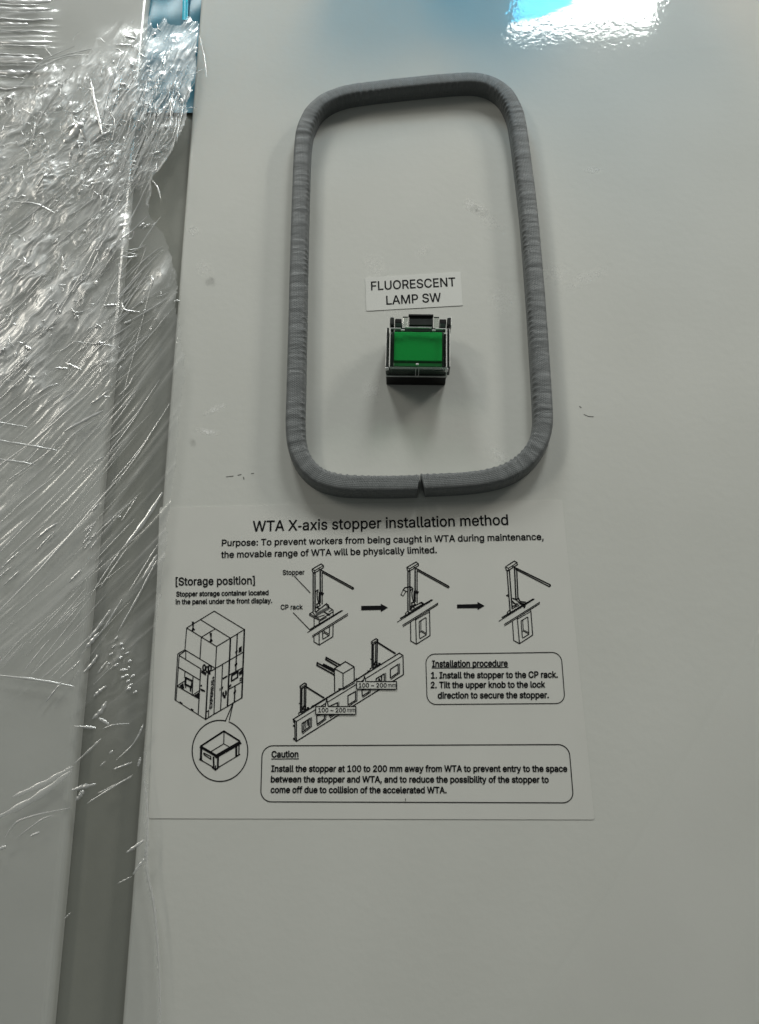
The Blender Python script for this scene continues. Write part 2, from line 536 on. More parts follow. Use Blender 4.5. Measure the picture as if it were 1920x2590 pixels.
# outlines of the sans-serif letters used below: advance width, closed loops of x, y
GLYPHS = {" ":[187,[]],"+":[453,[[198,34,198,364,255,364,255,34],[61,172,61,226,391,226,391,172]]],",":[187,[[38,-119,68,71,137,71,84,-119]]],"-":[233,[[196,205,196,150,38,150,38,205]]],".":[187,[[95,-4,78,-1,63,9,53,24,50,41,53,59,63,73,78,83,95,87,113,83,128,73,138,59,141,41,138,24,128,9,113,-1]]],"0":[453,[[227,-7,174,1,130,24,95,62,69,113,60,144,53,178,49,214,48,254,49,294,53,330,60,364,69,395,95,447,130,484,174,508,227,516,279,508,323,484,358,447,384,395,393,364,400,330,404,294,405,254,404,214,400,178,393,144,384,113,359,62,323,24,279,1],[227,50,261,56,290,74,313,103,330,144,340,194,344,254,340,314,330,365,313,405,290,435,261,453,227,460,192,453,163,435,140,405,123,365,113,314,109,254,113,194,123,144,140,103,163,74,192,56]]],"1":[453,[[76,0,76,55,391,55,391,0],[276,509,276,0,212,0,212,448,209,448,86,358,86,427,198,509]]],"2":[453,[[64,0,64,47,234,229,282,282,299,305,311,327,318,348,320,371,317,397,308,419,293,436,273,449,250,457,224,460,196,457,172,447,153,433,139,413,130,390,127,362,66,362,71,405,86,442,111,473,143,496,182,511,225,516,268,511,306,497,337,474,361,445,376,411,381,372,378,345,371,318,357,290,336,259,306,223,267,180,153,60,153,57,389,57,389,0]]],":":[187,[[95,-4,78,-1,63,9,53,24,50,41,53,59,63,73,78,83,95,87,113,83,128,73,138,59,141,41,138,24,128,9,113,-1],[95,271,78,274,63,284,53,299,50,316,53,334,63,349,78,359,95,362,113,359,128,349,138,334,141,316,138,299,128,284,113,274]]],"A":[479,[[16,0,201,509,276,509,463,0,395,0,287,302,264,372,239,456,213,371,191,302,85,0],[110,142,110,199,370,199,370,142]]],"C":[510,[[267,-7,235,-5,205,1,177,11,150,25,126,42,104,63,86,88,70,115,57,146,48,179,42,215,40,254,42,293,48,329,57,362,70,393,86,421,104,445,126,466,150,484,177,498,205,508,235,514,267,516,305,513,340,504,373,490,402,471,427,447,448,418,463,385,473,348,408,348,401,373,389,395,375,413,357,428,337,440,315,449,292,454,267,456,223,450,184,432,150,403,125,364,109,314,103,254,109,194,125,145,151,105,184,76,223,59,267,53,292,55,315,60,337,69,357,81,375,96,389,114,401,136,408,160,473,160,463,124,448,91,428,62,402,38,373,19,341,5,305,-4]]],"E":[418,[[60,0,60,509,372,509,372,452,125,452,125,286,355,286,355,229,125,229,125,57,375,57,375,0]]],"F":[410,[[60,0,60,509,369,509,369,452,125,452,125,278,346,278,346,221,125,221,125,0]]],"H":[517,[[60,0,60,509,125,509,125,289,392,289,392,509,457,509,457,0,392,0,392,232,125,232,125,0]]],"I":[300,[[31,0,31,57,118,57,118,452,31,452,31,509,269,509,269,452,183,452,183,57,269,57,269,0]]],"L":[393,[[60,0,60,509,125,509,125,57,361,57,361,0]]],"M":[628,[[60,0,60,509,152,509,277,187,287,159,299,123,311,84,315,73,318,83,330,121,342,158,352,187,476,509,568,509,568,0,504,0,504,291,504,327,505,369,506,413,507,436,498,409,482,363,467,322,456,291,342,0,286,0,170,291,159,321,145,361,129,408,120,435,120,416,121,372,122,328,122,291,122,0]]],"N":[523,[[60,0,60,509,136,509,343,183,363,151,388,107,403,76,401,108,399,157,399,195,399,509,463,509,463,0,387,0,202,290,177,331,148,381,120,431,122,384,124,328,125,291,125,0]]],"O":[533,[[267,-7,235,-5,205,1,177,11,150,25,126,42,105,63,86,88,70,115,57,146,48,179,42,215,40,254,42,293,48,329,57,362,70,393,86,421,105,445,126,466,150,484,177,498,205,508,235,514,267,516,299,514,329,508,357,498,384,484,408,466,429,445,448,421,464,393,477,362,486,329,491,293,493,254,491,215,486,179,477,146,464,115,448,88,429,63,408,42,384,25,357,11,329,1,299,-5],[267,53,310,59,349,76,383,105,408,144,425,194,430,254,425,314,408,365,383,404,349,433,310,450,267,456,223,450,184,433,151,404,125,364,109,314,103,254,109,194,125,144,151,105,184,76,223,59]]],"P":[444,[[60,0,60,509,235,509,289,503,332,487,366,462,390,430,404,391,409,348,404,304,390,265,366,233,332,207,289,191,235,186,126,186,126,242,233,242,269,246,297,256,318,272,333,294,342,319,344,348,342,376,333,402,318,423,297,439,268,449,232,452,125,452,125,0]]],"R":[449,[[60,0,60,509,236,509,290,504,333,489,367,465,390,433,405,395,409,352,405,309,390,271,367,240,333,217,289,203,236,198,126,198,126,255,234,255,269,258,298,267,319,281,334,300,342,324,345,352,342,380,334,405,319,425,298,440,269,449,233,452,125,452,125,0],[353,0,230,229,303,229,428,0]]],"S":[446,[[224,-9,172,-4,128,9,91,31,64,60,46,96,38,137,104,137,110,110,123,88,142,71,166,59,194,52,224,49,257,52,286,60,311,74,329,92,341,114,346,139,342,161,332,179,316,193,296,205,272,214,245,222,184,239,128,260,86,289,60,326,52,372,58,413,75,448,102,476,138,498,180,511,227,516,275,511,316,498,351,476,377,449,394,415,401,378,337,378,326,412,302,437,267,453,225,459,194,456,167,448,145,435,129,418,118,398,115,376,119,352,131,334,148,319,169,308,191,300,212,293,264,279,312,264,336,252,359,238,379,220,395,198,405,171,408,139,403,99,386,64,360,34,323,11,278,-4]]],"T":[448,[[32,452,32,509,417,509,417,452,257,452,257,0,193,0,193,452]]],"U":[517,[[259,-8,203,-2,154,15,114,43,85,80,66,124,60,173,60,509,124,509,124,178,128,144,141,113,160,87,187,68,220,56,259,52,298,56,331,68,357,87,377,113,389,144,393,178,393,509,457,509,457,173,451,124,433,80,403,43,363,15,315,-2]]],"W":[686,[[155,0,16,509,82,509,163,196,175,145,187,94,193,61,200,94,211,145,224,196,306,509,380,509,462,196,474,145,486,94,492,62,499,94,510,145,523,196,603,509,670,509,530,0,455,0,368,323,351,391,343,437,335,395,318,323,230,0]]],"X":[474,[[18,0,200,260,29,509,104,509,178,400,204,361,223,329,238,302,252,329,272,361,298,400,374,509,446,509,276,263,456,0,382,0,292,129,268,165,250,195,237,218,225,196,206,166,182,129,91,0]]],"[":[273,[[101,-96,101,539,236,539,236,487,160,487,160,-44,236,-44,236,-96]]],"]":[273,[[37,-96,37,-44,113,-44,113,487,37,487,37,539,172,539,172,-96]]],"a":[389,[[160,-9,126,-5,94,5,68,22,48,45,35,73,30,108,34,138,43,161,58,179,78,193,100,203,125,211,178,220,234,227,252,230,265,235,273,243,276,255,276,257,273,279,267,297,256,311,240,322,220,329,196,331,171,329,149,322,132,313,118,301,107,288,100,274,41,291,57,322,79,346,104,364,133,375,163,382,194,384,215,383,239,379,263,372,286,360,306,343,322,320,333,290,337,251,337,0,277,0,277,52,272,52,264,38,252,25,236,12,215,1,190,-6],[170,45,202,49,228,59,248,74,263,93,272,115,276,138,276,190,270,186,259,182,231,176,200,171,175,168,154,164,134,159,117,150,103,139,95,124,92,105,94,87,102,72,114,61,130,52,149,47]]],"b":[424,[[229,-8,198,-5,172,4,153,17,138,31,118,59,112,59,112,0,53,0,53,509,114,509,114,319,118,319,137,346,152,360,171,373,197,381,229,384,274,378,313,361,345,332,370,293,385,245,390,189,385,133,370,84,346,45,313,16,274,-2],[220,47,253,51,279,66,301,88,316,117,325,151,328,189,325,227,316,261,301,290,280,311,253,325,220,330,188,325,161,312,140,291,125,263,116,229,113,189,116,150,125,115,140,86,162,65,188,51]]],"c":[395,[[207,-8,159,-2,117,16,82,46,56,85,40,133,34,187,40,243,56,291,82,330,117,360,159,378,207,384,234,383,260,377,284,368,305,356,324,341,340,322,353,301,362,277,303,262,298,276,290,289,281,301,270,311,257,319,242,325,226,329,207,330,173,325,145,310,124,287,108,258,99,224,96,187,99,151,108,117,124,89,145,66,173,51,207,46,226,48,243,52,258,58,271,66,282,76,292,89,299,102,304,117,363,102,354,78,341,56,325,37,306,21,285,9,261,-1,235,-6]]],"d":[424,[[195,-8,151,-2,111,16,79,45,55,84,39,133,34,189,39,245,55,293,79,332,112,361,151,378,196,384,228,381,253,373,272,360,287,346,306,319,311,319,311,509,372,509,372,0,313,0,313,59,307,59,287,31,272,17,252,4,227,-5],[205,47,236,51,263,65,284,86,299,115,309,150,312,189,309,229,300,263,284,291,263,312,237,325,205,330,172,325,145,311,124,290,108,261,99,227,96,189,99,151,109,117,124,88,145,66,172,51]]],"e":[404,[[212,-8,161,-2,117,16,82,46,56,85,40,132,34,187,39,242,55,290,81,329,115,359,157,378,205,384,236,382,266,374,294,361,319,341,341,315,357,282,368,242,371,194,371,169,99,169,98,221,308,221,307,237,298,269,283,294,263,314,237,326,205,330,173,326,146,313,125,294,109,270,99,241,96,211,96,178,100,139,110,106,128,80,151,61,179,50,212,46,234,48,254,53,271,61,285,73,297,88,306,105,365,91,353,63,335,39,311,19,283,4,249,-5]]],"f":[253,[[228,379,228,327,6,327,6,379],[81,0,81,432,84,461,96,486,113,505,135,519,161,527,187,530,207,529,222,527,243,521,227,468,215,472,195,474,171,470,154,460,145,443,142,419,142,0]]],"g":[425,[[207,-151,168,-148,134,-140,105,-127,82,-110,64,-91,51,-69,101,-41,122,-66,136,-78,154,-88,178,-95,207,-97,249,-92,282,-75,304,-47,311,-6,311,68,306,68,287,41,272,28,252,16,227,8,195,5,152,10,113,27,80,53,55,90,39,136,34,191,39,246,55,293,80,332,112,361,152,378,196,384,228,382,253,373,273,360,288,346,308,319,313,319,313,379,372,379,372,-9,367,-54,350,-90,324,-117,291,-136,251,-147],[205,59,237,63,264,75,285,95,300,121,309,154,312,193,309,231,300,264,285,291,264,312,237,325,205,330,172,325,145,312,124,290,109,262,99,229,96,193,99,155,109,123,124,96,145,76,172,63]]],"h":[410,[[114,227,114,0,53,0,53,509,114,509,114,312,124,332,152,362,187,379,227,384,264,380,295,369,321,349,341,321,353,285,357,240,357,0,296,0,296,235,290,275,273,304,246,323,210,329,184,326,161,317,141,303,126,283,117,257]]],"i":[166,[[53,0,53,379,114,379,114,0],[84,443,67,446,54,455,44,468,41,483,44,499,54,512,67,521,84,524,100,521,114,512,123,499,126,483,123,468,114,455,100,446]]],"k":[380,[[110,137,110,212,121,212,284,379,360,379,184,199,177,199],[53,0,53,509,114,509,114,0],[294,0,148,186,191,229,372,0]]],"l":[189,[[139,-2,101,3,74,20,58,47,53,84,53,509,114,509,114,99,115,77,120,62,130,54,146,52,160,53,170,54,181,3,162,-1]]],"m":[609,[[53,0,53,379,112,379,112,306,118,323,132,346,151,363,172,376,195,384,219,386,257,380,287,361,309,331,317,308,322,321,337,343,357,361,381,375,407,383,437,386,468,383,497,372,522,354,541,328,553,296,557,255,557,0,496,0,496,254,490,289,473,313,447,326,419,330,395,328,374,320,358,307,345,290,338,270,335,247,335,0,274,0,274,260,269,288,253,311,229,326,199,330,178,328,158,320,140,307,126,289,117,266,114,238,114,0]]],"n":[409,[[114,227,114,0,53,0,53,379,112,379,112,307,124,332,152,362,187,379,227,384,264,380,295,369,321,349,341,321,353,285,357,240,357,0,296,0,296,235,290,275,273,304,246,323,210,329,184,326,161,317,141,303,126,283,117,257]]],"o":[415,[[207,-8,159,-2,117,16,82,46,56,85,40,133,34,187,40,243,56,291,82,330,117,360,159,378,207,384,256,378,299,360,333,330,359,291,376,243,381,187,376,133,359,85,333,46,299,16,256,-2],[207,46,242,51,270,66,292,89,307,117,316,151,319,187,316,224,307,258,292,287,270,310,242,325,207,330,173,325,145,310,124,287,108,258,99,224,96,187,99,151,108,117,124,89,145,66,173,51]]],"p":[424,[[53,-143,53,379,112,379,112,319,118,319,137,346,152,360,171,373,197,381,229,384,274,378,313,361,345,332,370,293,385,245,390,189,385,133,370,84,346,45,313,16,274,-2,229,-8,198,-5,173,4,153,17,138,31,118,59,114,59,114,-143],[220,47,253,51,279,66,301,88,316,117,325,151,328,189,325,227,316,261,301,290,280,311,253,325,220,330,188,325,161,312,140,291,125,263,116,229,113,189,116,150,125,115,140,86,162,65,188,51]]],"r":[259,[[53,0,53,379,112,379,112,321,115,321,130,347,152,367,181,380,213,385,229,384,243,384,243,322,230,324,207,326,182,323,159,315,140,301,126,284,117,262,114,237,114,0]]],"s":[365,[[182,-8,145,-5,112,3,84,18,62,38,45,63,36,94,94,107,105,79,124,60,150,49,181,45,217,50,244,62,262,81,268,103,265,121,254,136,237,147,212,155,149,170,104,186,72,208,53,237,47,274,51,305,65,332,87,354,115,370,149,381,187,384,223,381,254,372,279,358,299,339,314,316,324,290,268,277,258,298,243,316,219,328,187,333,156,329,131,317,114,299,109,277,112,258,124,243,144,232,172,223,229,209,275,194,306,171,325,142,331,107,326,75,312,47,290,24,260,6,223,-5]]],"t":[227,[[204,379,204,327,6,327,6,379],[65,471,126,471,126,98,128,76,136,61,150,53,170,50,185,51,202,54,213,2,192,-3,168,-4,125,2,92,21,72,52,65,93]]],"u":[410,[[182,-5,146,-1,115,11,89,31,69,59,57,95,53,139,53,379,114,379,114,144,119,105,137,75,164,56,200,50,226,53,249,62,268,77,283,97,293,122,296,153,296,379,357,379,357,0,298,0,298,73,286,47,257,17,222,0]]],"v":[389,[[163,0,17,379,84,379,165,155,177,121,187,87,195,59,203,87,213,121,224,155,305,379,371,379,226,0]]],"w":[567,[[138,0,23,379,87,379,133,214,154,137,170,64,186,135,206,214,252,379,316,379,362,214,382,136,397,66,413,135,434,214,480,379,545,379,429,0,368,0,319,172,305,225,291,280,284,309,277,280,263,225,248,172,199,0]]],"x":[378,[[21,0,155,195,29,379,100,379,147,306,179,253,191,233,202,253,216,279,233,306,282,379,352,379,224,192,358,0,287,0,231,85,200,136,189,155,178,136,165,112,148,85,91,0]]],"y":[389,[[47,-139,61,-86,71,-87,88,-90,104,-89,118,-84,130,-74,141,-58,151,-36,163,-1,17,379,84,379,165,155,177,121,187,87,195,60,202,87,224,155,305,379,371,379,204,-58,191,-85,177,-107,159,-124,139,-136,117,-143,91,-145,65,-143]]],"~":[453,[[52,150,55,188,66,218,82,240,103,255,127,263,151,266,175,264,197,256,220,241,246,221,275,198,286,193,299,192,318,196,332,207,341,226,344,253,400,253,397,215,386,185,370,163,349,148,326,139,301,137,276,139,254,148,232,162,207,182,190,195,177,204,166,209,154,210,136,207,121,196,111,178,108,150]]]}
GCACHE = {}
def glyph(ch):
    if ch not in GCACHE:
        adv, loops = GLYPHS[ch]
        v, f = [], []
        if loops:
            P2 = [[(L[2 * i], L[2 * i + 1]) for i in range(len(L) // 2)] for L in loops]
            sa = [sum(p[i - 1][0] * p[i][1] - p[i][0] * p[i - 1][1] for i in range(len(p))) for p in P2]
            sg = max(sa, key=abs) > 0
            def inside(q, p):
                r = False
                for i in range(len(p)):
                    (x1, y1), (x2, y2) = p[i - 1], p[i]
                    if (y1 > q[1]) != (y2 > q[1]) and q[0] < (x2 - x1) * (q[1] - y1) / (y2 - y1) + x1: r = not r
                return r
            outer = [p for p, a_ in zip(P2, sa) if (a_ > 0) == sg]
            holes = [p for p, a_ in zip(P2, sa) if (a_ > 0) != sg]
            for po in outer:                      # overlapping strokes of one letter are filled one by one
                c = bpy.data.curves.new('letter', 'CURVE')
                c.dimensions, c.fill_mode = '2D', 'BOTH'
                for L in [po] + [h_ for h_ in holes if inside(h_[0], po)]:
                    sp = c.splines.new('POLY')
                    sp.points.add(len(L) - 1)
                    for i, q in enumerate(L): sp.points[i].co = (q[0] / 1000, q[1] / 1000, 0, 1)
                    sp.use_cyclic_u = True
                o = bpy.data.objects.new('letter', c)
                COL.objects.link(o)
                me = bpy.data.meshes.new_from_object(o.evaluated_get(bpy.context.evaluated_depsgraph_get()))
                k = len(v)
                v += [(x.co[0], x.co[1]) for x in me.vertices]
                f += [tuple(i + k for i in p.vertices) for p in me.polygons]
                bpy.data.objects.remove(o); bpy.data.curves.remove(c); bpy.data.meshes.remove(me)
        GCACHE[ch] = (adv / 1000, v, f, [[(L[2 * i] / 1000, L[2 * i + 1] / 1000) for i in range(len(L) // 2)] for L in loops])
    return GCACHE[ch]
CAPH = 0.509

def text_mesh(txt, weight):
    v, f, x = [], [], 0.0
    for ch in txt:
        adv, gv, gf, loops = glyph(ch)
        k = len(v)
        v += [(p[0] + x, p[1], 0) for p in gv]
        f += [tuple(i + k for i in q) for q in gf]
        if weight > 0:
            for L in loops:
                for i in range(len(L)):
                    p, q = Vector(L[i]), Vector(L[(i + 1) % len(L)])
                    d = q - p
                    if d.length < 1e-5: continue
                    d.normalize(); n = Vector((-d.y, d.x)) * weight; e = d * weight * .6
                    k = len(v)
                    v += [(c.x + x, c.y, 1) for c in (p - e + n, q + e + n, q + e - n, p - e - n)]
                    f.append((k, k + 1, k + 2, k + 3))
        x += adv
    return v, f

def text_into(lines, h=0.00026):
    """lines: (text, left px, right px, cap height px or up vector, weight)"""
    V, Fc = [], []
    for txt, L, R, up, wt in lines:
        v, f = text_mesh(txt, wt)
        x0, x1 = min(a[0] for a in v), max(a[0] for a in v)
        Lw, Rw = P(*L, h), P(*R, h)
        d = Vector((R[0] - L[0], R[1] - L[1]))
        if not isinstance(up, tuple):
            n = Vector((d.y, -d.x)).normalized() * up
            up = (n.x, n.y)
        mx, my = (L[0] + R[0]) / 2, (L[1] + R[1]) / 2
        U = P(mx + up[0], my + up[1], h) - P(mx, my, h)
        X = (Rw - Lw) / (x1 - x0)
        Yv = U / CAPH
        k = len(V)
        for a in v:
            V.append(Lw + X * (a[0] - x0) + Yv * a[1] + Vector((0, a[2] * 0.000006, 0)))
        Fc += [tuple(i + k for i in q) for q in f]
    return V, Fc
def text_part(name, lines, parent, mat=None, h=0.00026):
    V, Fc = text_into(lines, h)
    o = mesh_obj(name, V, Fc, mat or M_ink, parent)
    bm = bmesh.new(); bm.from_mesh(o.data)
    for f in bm.faces:
        f.normal_update()
        if f.normal.y > 0: f.normal_flip()
    bm.to_mesh(o.data); bm.free()
    return o

def sheet(name, corners, mat, parent, t=0.00018, r=0.0012):
    """thin sheet with slightly rounded corners; corners in px, clockwise from top left"""
    c = [P(*q) for q in corners]
    poly = []
    for i in range(4):
        a, b, d = c[i - 1], c[i], c[(i + 1) % 4]
        u, v = (a - b).normalized(), (d - b).normalized()
        for k in range(5):
            th = k / 4 * math.pi / 2
            poly.append(b + u * r * (1 - math.sin(th)) + v * r * (1 - math.cos(th)))
    bm = bmesh.new()
    add_prism(bm, [(p.x, p.z) for p in poly], -t, -0.00002)
    return bm_obj(name, bm, mat, parent)

# ------------------------------------------------------------------ name label above the switch
lab = empty('name_label', P(1048, 737), 'small white stuck-on label reading FLUORESCENT LAMP SW above the switch', 'label')
sheet('label_sheet', [(924, 703), (1165, 688), (1170.5, 773), (927, 787)], M_label, lab, 0.0002, 0.0004)
kx = 360 / 1652
def z7(x, y): return (880 + x * kx, 660 + y * kx)
text_part('label_lettering', [('FLUORESCENT', z7(270, 340), z7(1252, 291), 100 * kx, 0.010), ('LAMP SW', z7(447, 506), z7(1085, 470), 100 * kx, 0.010)], lab, h=0.00028)

# ------------------------------------------------------------------ push switch with hinged clear cover
sw = empty('push_switch', P(1052, 975), 'black square push switch with green lens under clear hinged cover', 'switch')
SWA = math.radians(2.2)           # the switch sits slightly turned in its hole
SWM = Matrix(((math.cos(SWA), 0, math.sin(SWA), -0.0024), (0, 1, 0, 0), (-math.sin(SWA), 0, math.cos(SWA), 0.1485), (0, 0, 0, 1)))
def part(name, boxes, mat, parent=None, bev=0.2, seg=2):
    """boxes in millimetres: across u0 u1, out of the panel h0 h1, up v0 v1"""
    bm = bmesh.new()
    for u0, u1, h0, h1, v0, v1 in boxes:
        add_box(bm, u0 / 1000, u1 / 1000, -h1 / 1000, -h0 / 1000, v0 / 1000, v1 / 1000, bev / 1000, seg)
    bm.transform(SWM)
    o = bm_obj(name, bm, mat, None)
    o.parent = parent or sw
    o.location = -sw.location if parent is None else (0, 0, 0)
    return o
part('switch_body', [(0, 23.85, 0, 7.4, 0, 19.6)], M_black, bev=.3)
part('mounting_flange', [(.7, 23.1, 7.45, 8.0, .6, 18.8)], M_black, bev=.1)
part('lens_surround', [(1.7, 22.9, 8.1, 11.1, .5, 17.9)], M_frame, bev=.4)
part('green_lens', [(3.0, 22.0, 11.15, 12.8, 3.9, 16.9)], M_green, bev=.25)
part('lens_lower_strip', [(3.0, 22.0, 11.15, 12.3, 1.7, 3.4)], M_greendark, bev=.2)
cov = part('clear_cover', [(1.4, 23.6, 14.2, 14.8, -.1, 17.3)], M_clear, bev=.05)
part('cover_lower_wall', [(.2, 24.0, 7.9, 14.1, -.15, .35)], M_clear, cov, bev=.05)
part('cover_rim', [(1.2, 1.6, 14.2, 15.0, -.1, 17.2)], M_edge, cov, .1)
part('cover_rim', [(23.4, 23.8, 14.2, 15.0, -.1, 17.2)], M_edge, cov, .1)
part('cover_rim', [(1.6, 5.6, 14.3, 15.0, 17.0, 17.35)], M_edge, cov, .1)
part('cover_rim', [(19.3, 23.4, 14.3, 15.0, 17.0, 17.35)], M_edge, cov, .1)
part('cover_rim', [(7.2, 17.8, 14.3, 15.0, 17.55, 17.85)], M_edge, cov, .1)
part('cover_notch', [(5.6, 7.1, 14.3, 14.95, 16.2, 16.75)], M_edge, cov, .15)
part('cover_notch', [(17.9, 19.3, 14.3, 14.95, 16.2, 16.75)], M_edge, cov, .15)
part('cover_lower_rim', [(-.15, 24.2, 7.5, 8.1, -.4, .05)], M_edge, cov, .1)
part('cover_front_hem', [(1.6, 23.4, 14.0, 14.75, -.5, .15)], mat_clear('cover_hem', (.85, .9, .88), .16), cov, .1)
part('corner_foot', [(-.2, 1.2, 12.6, 14.2, -.45, .25)], M_edge, cov, .2)
part('corner_foot', [(23.0, 24.3, 12.2, 14.2, -.55, .25)], M_edge, cov, .2)
part('catch_groove', [(11.55, 11.8, 8.0, 14.0, -.36, -.16)], M_edge, cov, .05)
part('catch_groove', [(12.75, 13.0, 8.0, 14.0, -.36, -.16)], M_edge, cov, .05)
part('catch_pin', [(11.7, 12.8, 14.85, 15.3, .75, 1.5)], M_edge, cov, .2)
part('cover_side_wall', [(-.1, .9, 8.0, 14.0, .3, 18.0)], M_smoke, bev=.2)
part('cover_side_wall', [(24.0, 25.0, 8.0, 14.0, .3, 18.0)], M_smoke, bev=.2)
part('side_rim', [(24.75, 25.05, 13.7, 14.2, .8, 17.6)], M_edge, bev=.1)
part('side_rim', [(-.15, .1, 13.7, 14.2, .8, 17.6)], M_edge, bev=.1)
part('hinge_shelf', [(3.0, 22.4, 8.2, 11.0, 18.2, 20.0)], M_frame, bev=.3)
part('hinge_clip', [(8.6, 18.4, 4.0, 11.3, 20.1, 25.0)], M_smoke, bev=.4)
part('clip_ridge', [(8.7, 18.3, 11.35, 11.9, 20.6, 23.3)], M_smoke, bev=.2)
part('clip_lip', [(8.5, 18.5, 10.6, 12.1, 24.6, 25.6)], M_black, bev=.25)
for u in (3.1, 21.0):
    part('hinge_block', [(u, u + 2.7, 4.0, 11.0, 22.0, 24.1)], M_black, bev=.3)
    part('hinge_seat', [(u + .1, u + 3.0 if u < 10 else u + 2.5, 9.0, 11.2, 20.1, 21.9)], M_frame, bev=.2)
for u in (1.1, 24.0):
    part('hinge_ear', [(u, u + 1.7, 4.5, 12.5, 20.2, 24.1)], M_smoke, bev=.6, seg=3)
part('ear_rim', [(25.45, 25.75, 12.2, 12.8, 20.0, 24.0)], M_edge, bev=.1)
part('ear_rim', [(24.3, 25.3, 12.2, 12.7, 23.5, 23.9)], M_edge, bev=.1)
M_tab = mat_clear('hinge_tab_clear', (.9, .93, .9), .12)
for u in (6.3, 18.8):
    part('clear_hinge_tab', [(u, u + 1.9, 10.4, 11.2, 20.4, 24.4)], M_tab, bev=.2)
    part('hinge_pin', [(u - .1, u + 2.0, 11.0, 11.5, 24.45, 24.75)], M_smoke, bev=.08)

# ------------------------------------------------------------------ instruction poster
post = empty('instruction_poster', P(940, 1700), 'white instruction poster of line drawings titled WTA X-axis stopper installation method', 'poster')
sheet('poster_sheet', [(404, 1283), (1422, 1264), (1504, 2073), (376, 2070)], M_poster, post, 0.00014, 0.0008)
G = lambda x, y: (360 + x * .36320, 1260 + y * .36320)
Hh = lambda x, y: (900 + x * .36320, 1260 + y * .36320)
Fz = lambda x, y: (640 + x * .53269, 1600 + y * .53269)
W0, W1, W2 = 0.010, 0.015, 0.023
text_part('printed_title', [('WTA X-axis stopper installation method', G(768, 231), Hh(1063, 185), 26.0, W0)], post)
text_part('printed_purpose', [('Purpose: To prevent workers from being caught in WTA during maintenance,', G(553, 333), Hh(1309, 289), 16.0, W1),
                              ('the movable range of WTA will be physically limited.', G(548, 415), Hh(565, 381), 16.0, W1)], post)
text_part('printed_storage_heading', [('[Storage position]', G(232, 607), G(785, 598), 19.5, W1)], post)
text_part('printed_storage_note', [('Stopper storage container located', G(236, 684), G(880, 673), 12.0, W2),
                                   ('in the panel under the front display.', G(232, 738), G(905, 729), 12.0, W2)], post)
text_part('printed_callout', [('Stopper', G(978, 533), G(1130, 531), 11.8, W1), ('CP rack', G(964, 775), G(1118, 773), 12.0, W1)], post)
text_part('printed_procedure', [('Installation procedure', Fz(850, 163), Fz(1210, 160), 16.0, W2),
                                ('1. Install the stopper to the CP rack.', Fz(845, 217), Fz(1448, 213), 15.5, W2),
                                ('2. Tilt the upper knob to the lock', Fz(843, 263), Fz(1388, 260), 15.5, W2),
                                ('direction to secure the stopper.', Fz(877, 312), Fz(1405, 310), 15.5, W2)], post)
text_part('printed_caution', [('Caution', Fz(88, 592), Fz(216, 591), 15.5, W2),
                              ('Install the stopper at 100 to 200 mm away from WTA to prevent entry to the space', Fz(86, 660), Fz(1493, 660), 15.5, W2),
                              ('between the stopper and WTA, and to reduce the possibility of the stopper to', Fz(84, 710), Fz(1405, 712), 15.5, W2),
                              ('come off due to collision of the accelerated WTA.', Fz(83, 760), Fz(920, 762), 15.5, W2)], post)

def rounded(TL, TR, BR, BL, r, n=8):
    c = [Vector(q) for q in (TL, TR, BR, BL)]
    out = []
    for i in range(4):
        a, b, d = c[i - 1], c[i], c[(i + 1) % 4]
        u, v = (a - b).normalized(), (d - b).normalized()
        for k in range(n + 1):
            th = k / n * math.pi / 2
            out.append(tuple(b + u * r * (1 - math.sin(th)) + v * r * (1 - math.cos(th))))
    return out
ink = Ink(640, 1600, .53269)
ink.line(rounded((820, 102), (1463, 93), (1482, 336), (827, 341), 44), 1.7, True)
ink.line([(850, 168), (1212, 165)], 1.5)
ink.build('procedure_frame', M_ink, post)
ink = Ink(640, 1600, .53269)
ink.line(rounded((44, 537), (1500, 531), (1523, 808), (36, 803), 52), 1.9, True)
ink.line([(88, 600), (217, 599)], 1.6)
ink.build('caution_frame', M_ink, post)

# the arrows between the steps
for pts_ in ([(38, 750), (175, 748), (174, 735), (223, 761), (175, 792), (174, 777), (38, 780)], [(705, 740), (848, 737), (847, 722), (897, 749), (849, 778), (848, 765), (705, 766)]):
    ink = Ink(900, 1260, .3632)
    ink.fill(pts_)
    ink.build('step_arrow', M_ink, post)

# machine drawing
ink = Ink(420, 1520, .14528)
k = ink.line
k([(840, 175), (1365, 495)], 1.8); k([(840, 175), (360, 467)], 1.8); k([(360, 467), (880, 790)], 1.8); k([(880, 790), (1122, 645)], 1.8)
k([(1122, 645), (1365, 495)], 1.8); k([(605, 325), (1122, 645)], 1.8); k([(850, 487), (615, 628)], 1.8)
k([(360, 467), (330, 845), (205, 920), (155, 1720)], 1.8); k([(330, 845), (345, 858)], 1.4)
k([(345, 858), (230, 940), (175, 1725)], 1.8); k([(345, 858), (862, 1172)], 1.8); k([(345, 858), (343, 1010)], 1.7)
k([(235, 950), (605, 1178)], 1.8); k([(615, 628), (592, 1000)], 2.0); k([(880, 790), (862, 1172), (835, 1970)], 2.0)
k([(1122, 645), (1095, 1290), (1070, 1835)], 3.2); k([(1365, 495), (1320, 1685)], 3.2); k([(1242, 572), (1215, 1210)], 2.6)
k([(862, 1172), (1335, 895)], 1.9); k([(862, 1172), (795, 1215)], 1.9); k([(985, 1100), (950, 1905)], 2.0)
k([(215, 1150), (590, 1375)], 2.0); k([(330, 1225), (325, 1330)], 1.8); k([(470, 1320), (455, 1640)], 2.0)
k([(605, 1178), (560, 1975)], 2.2); k([(730, 1290), (690, 2060)], 3.0); k([(195, 1480), (580, 1705)], 2.0)
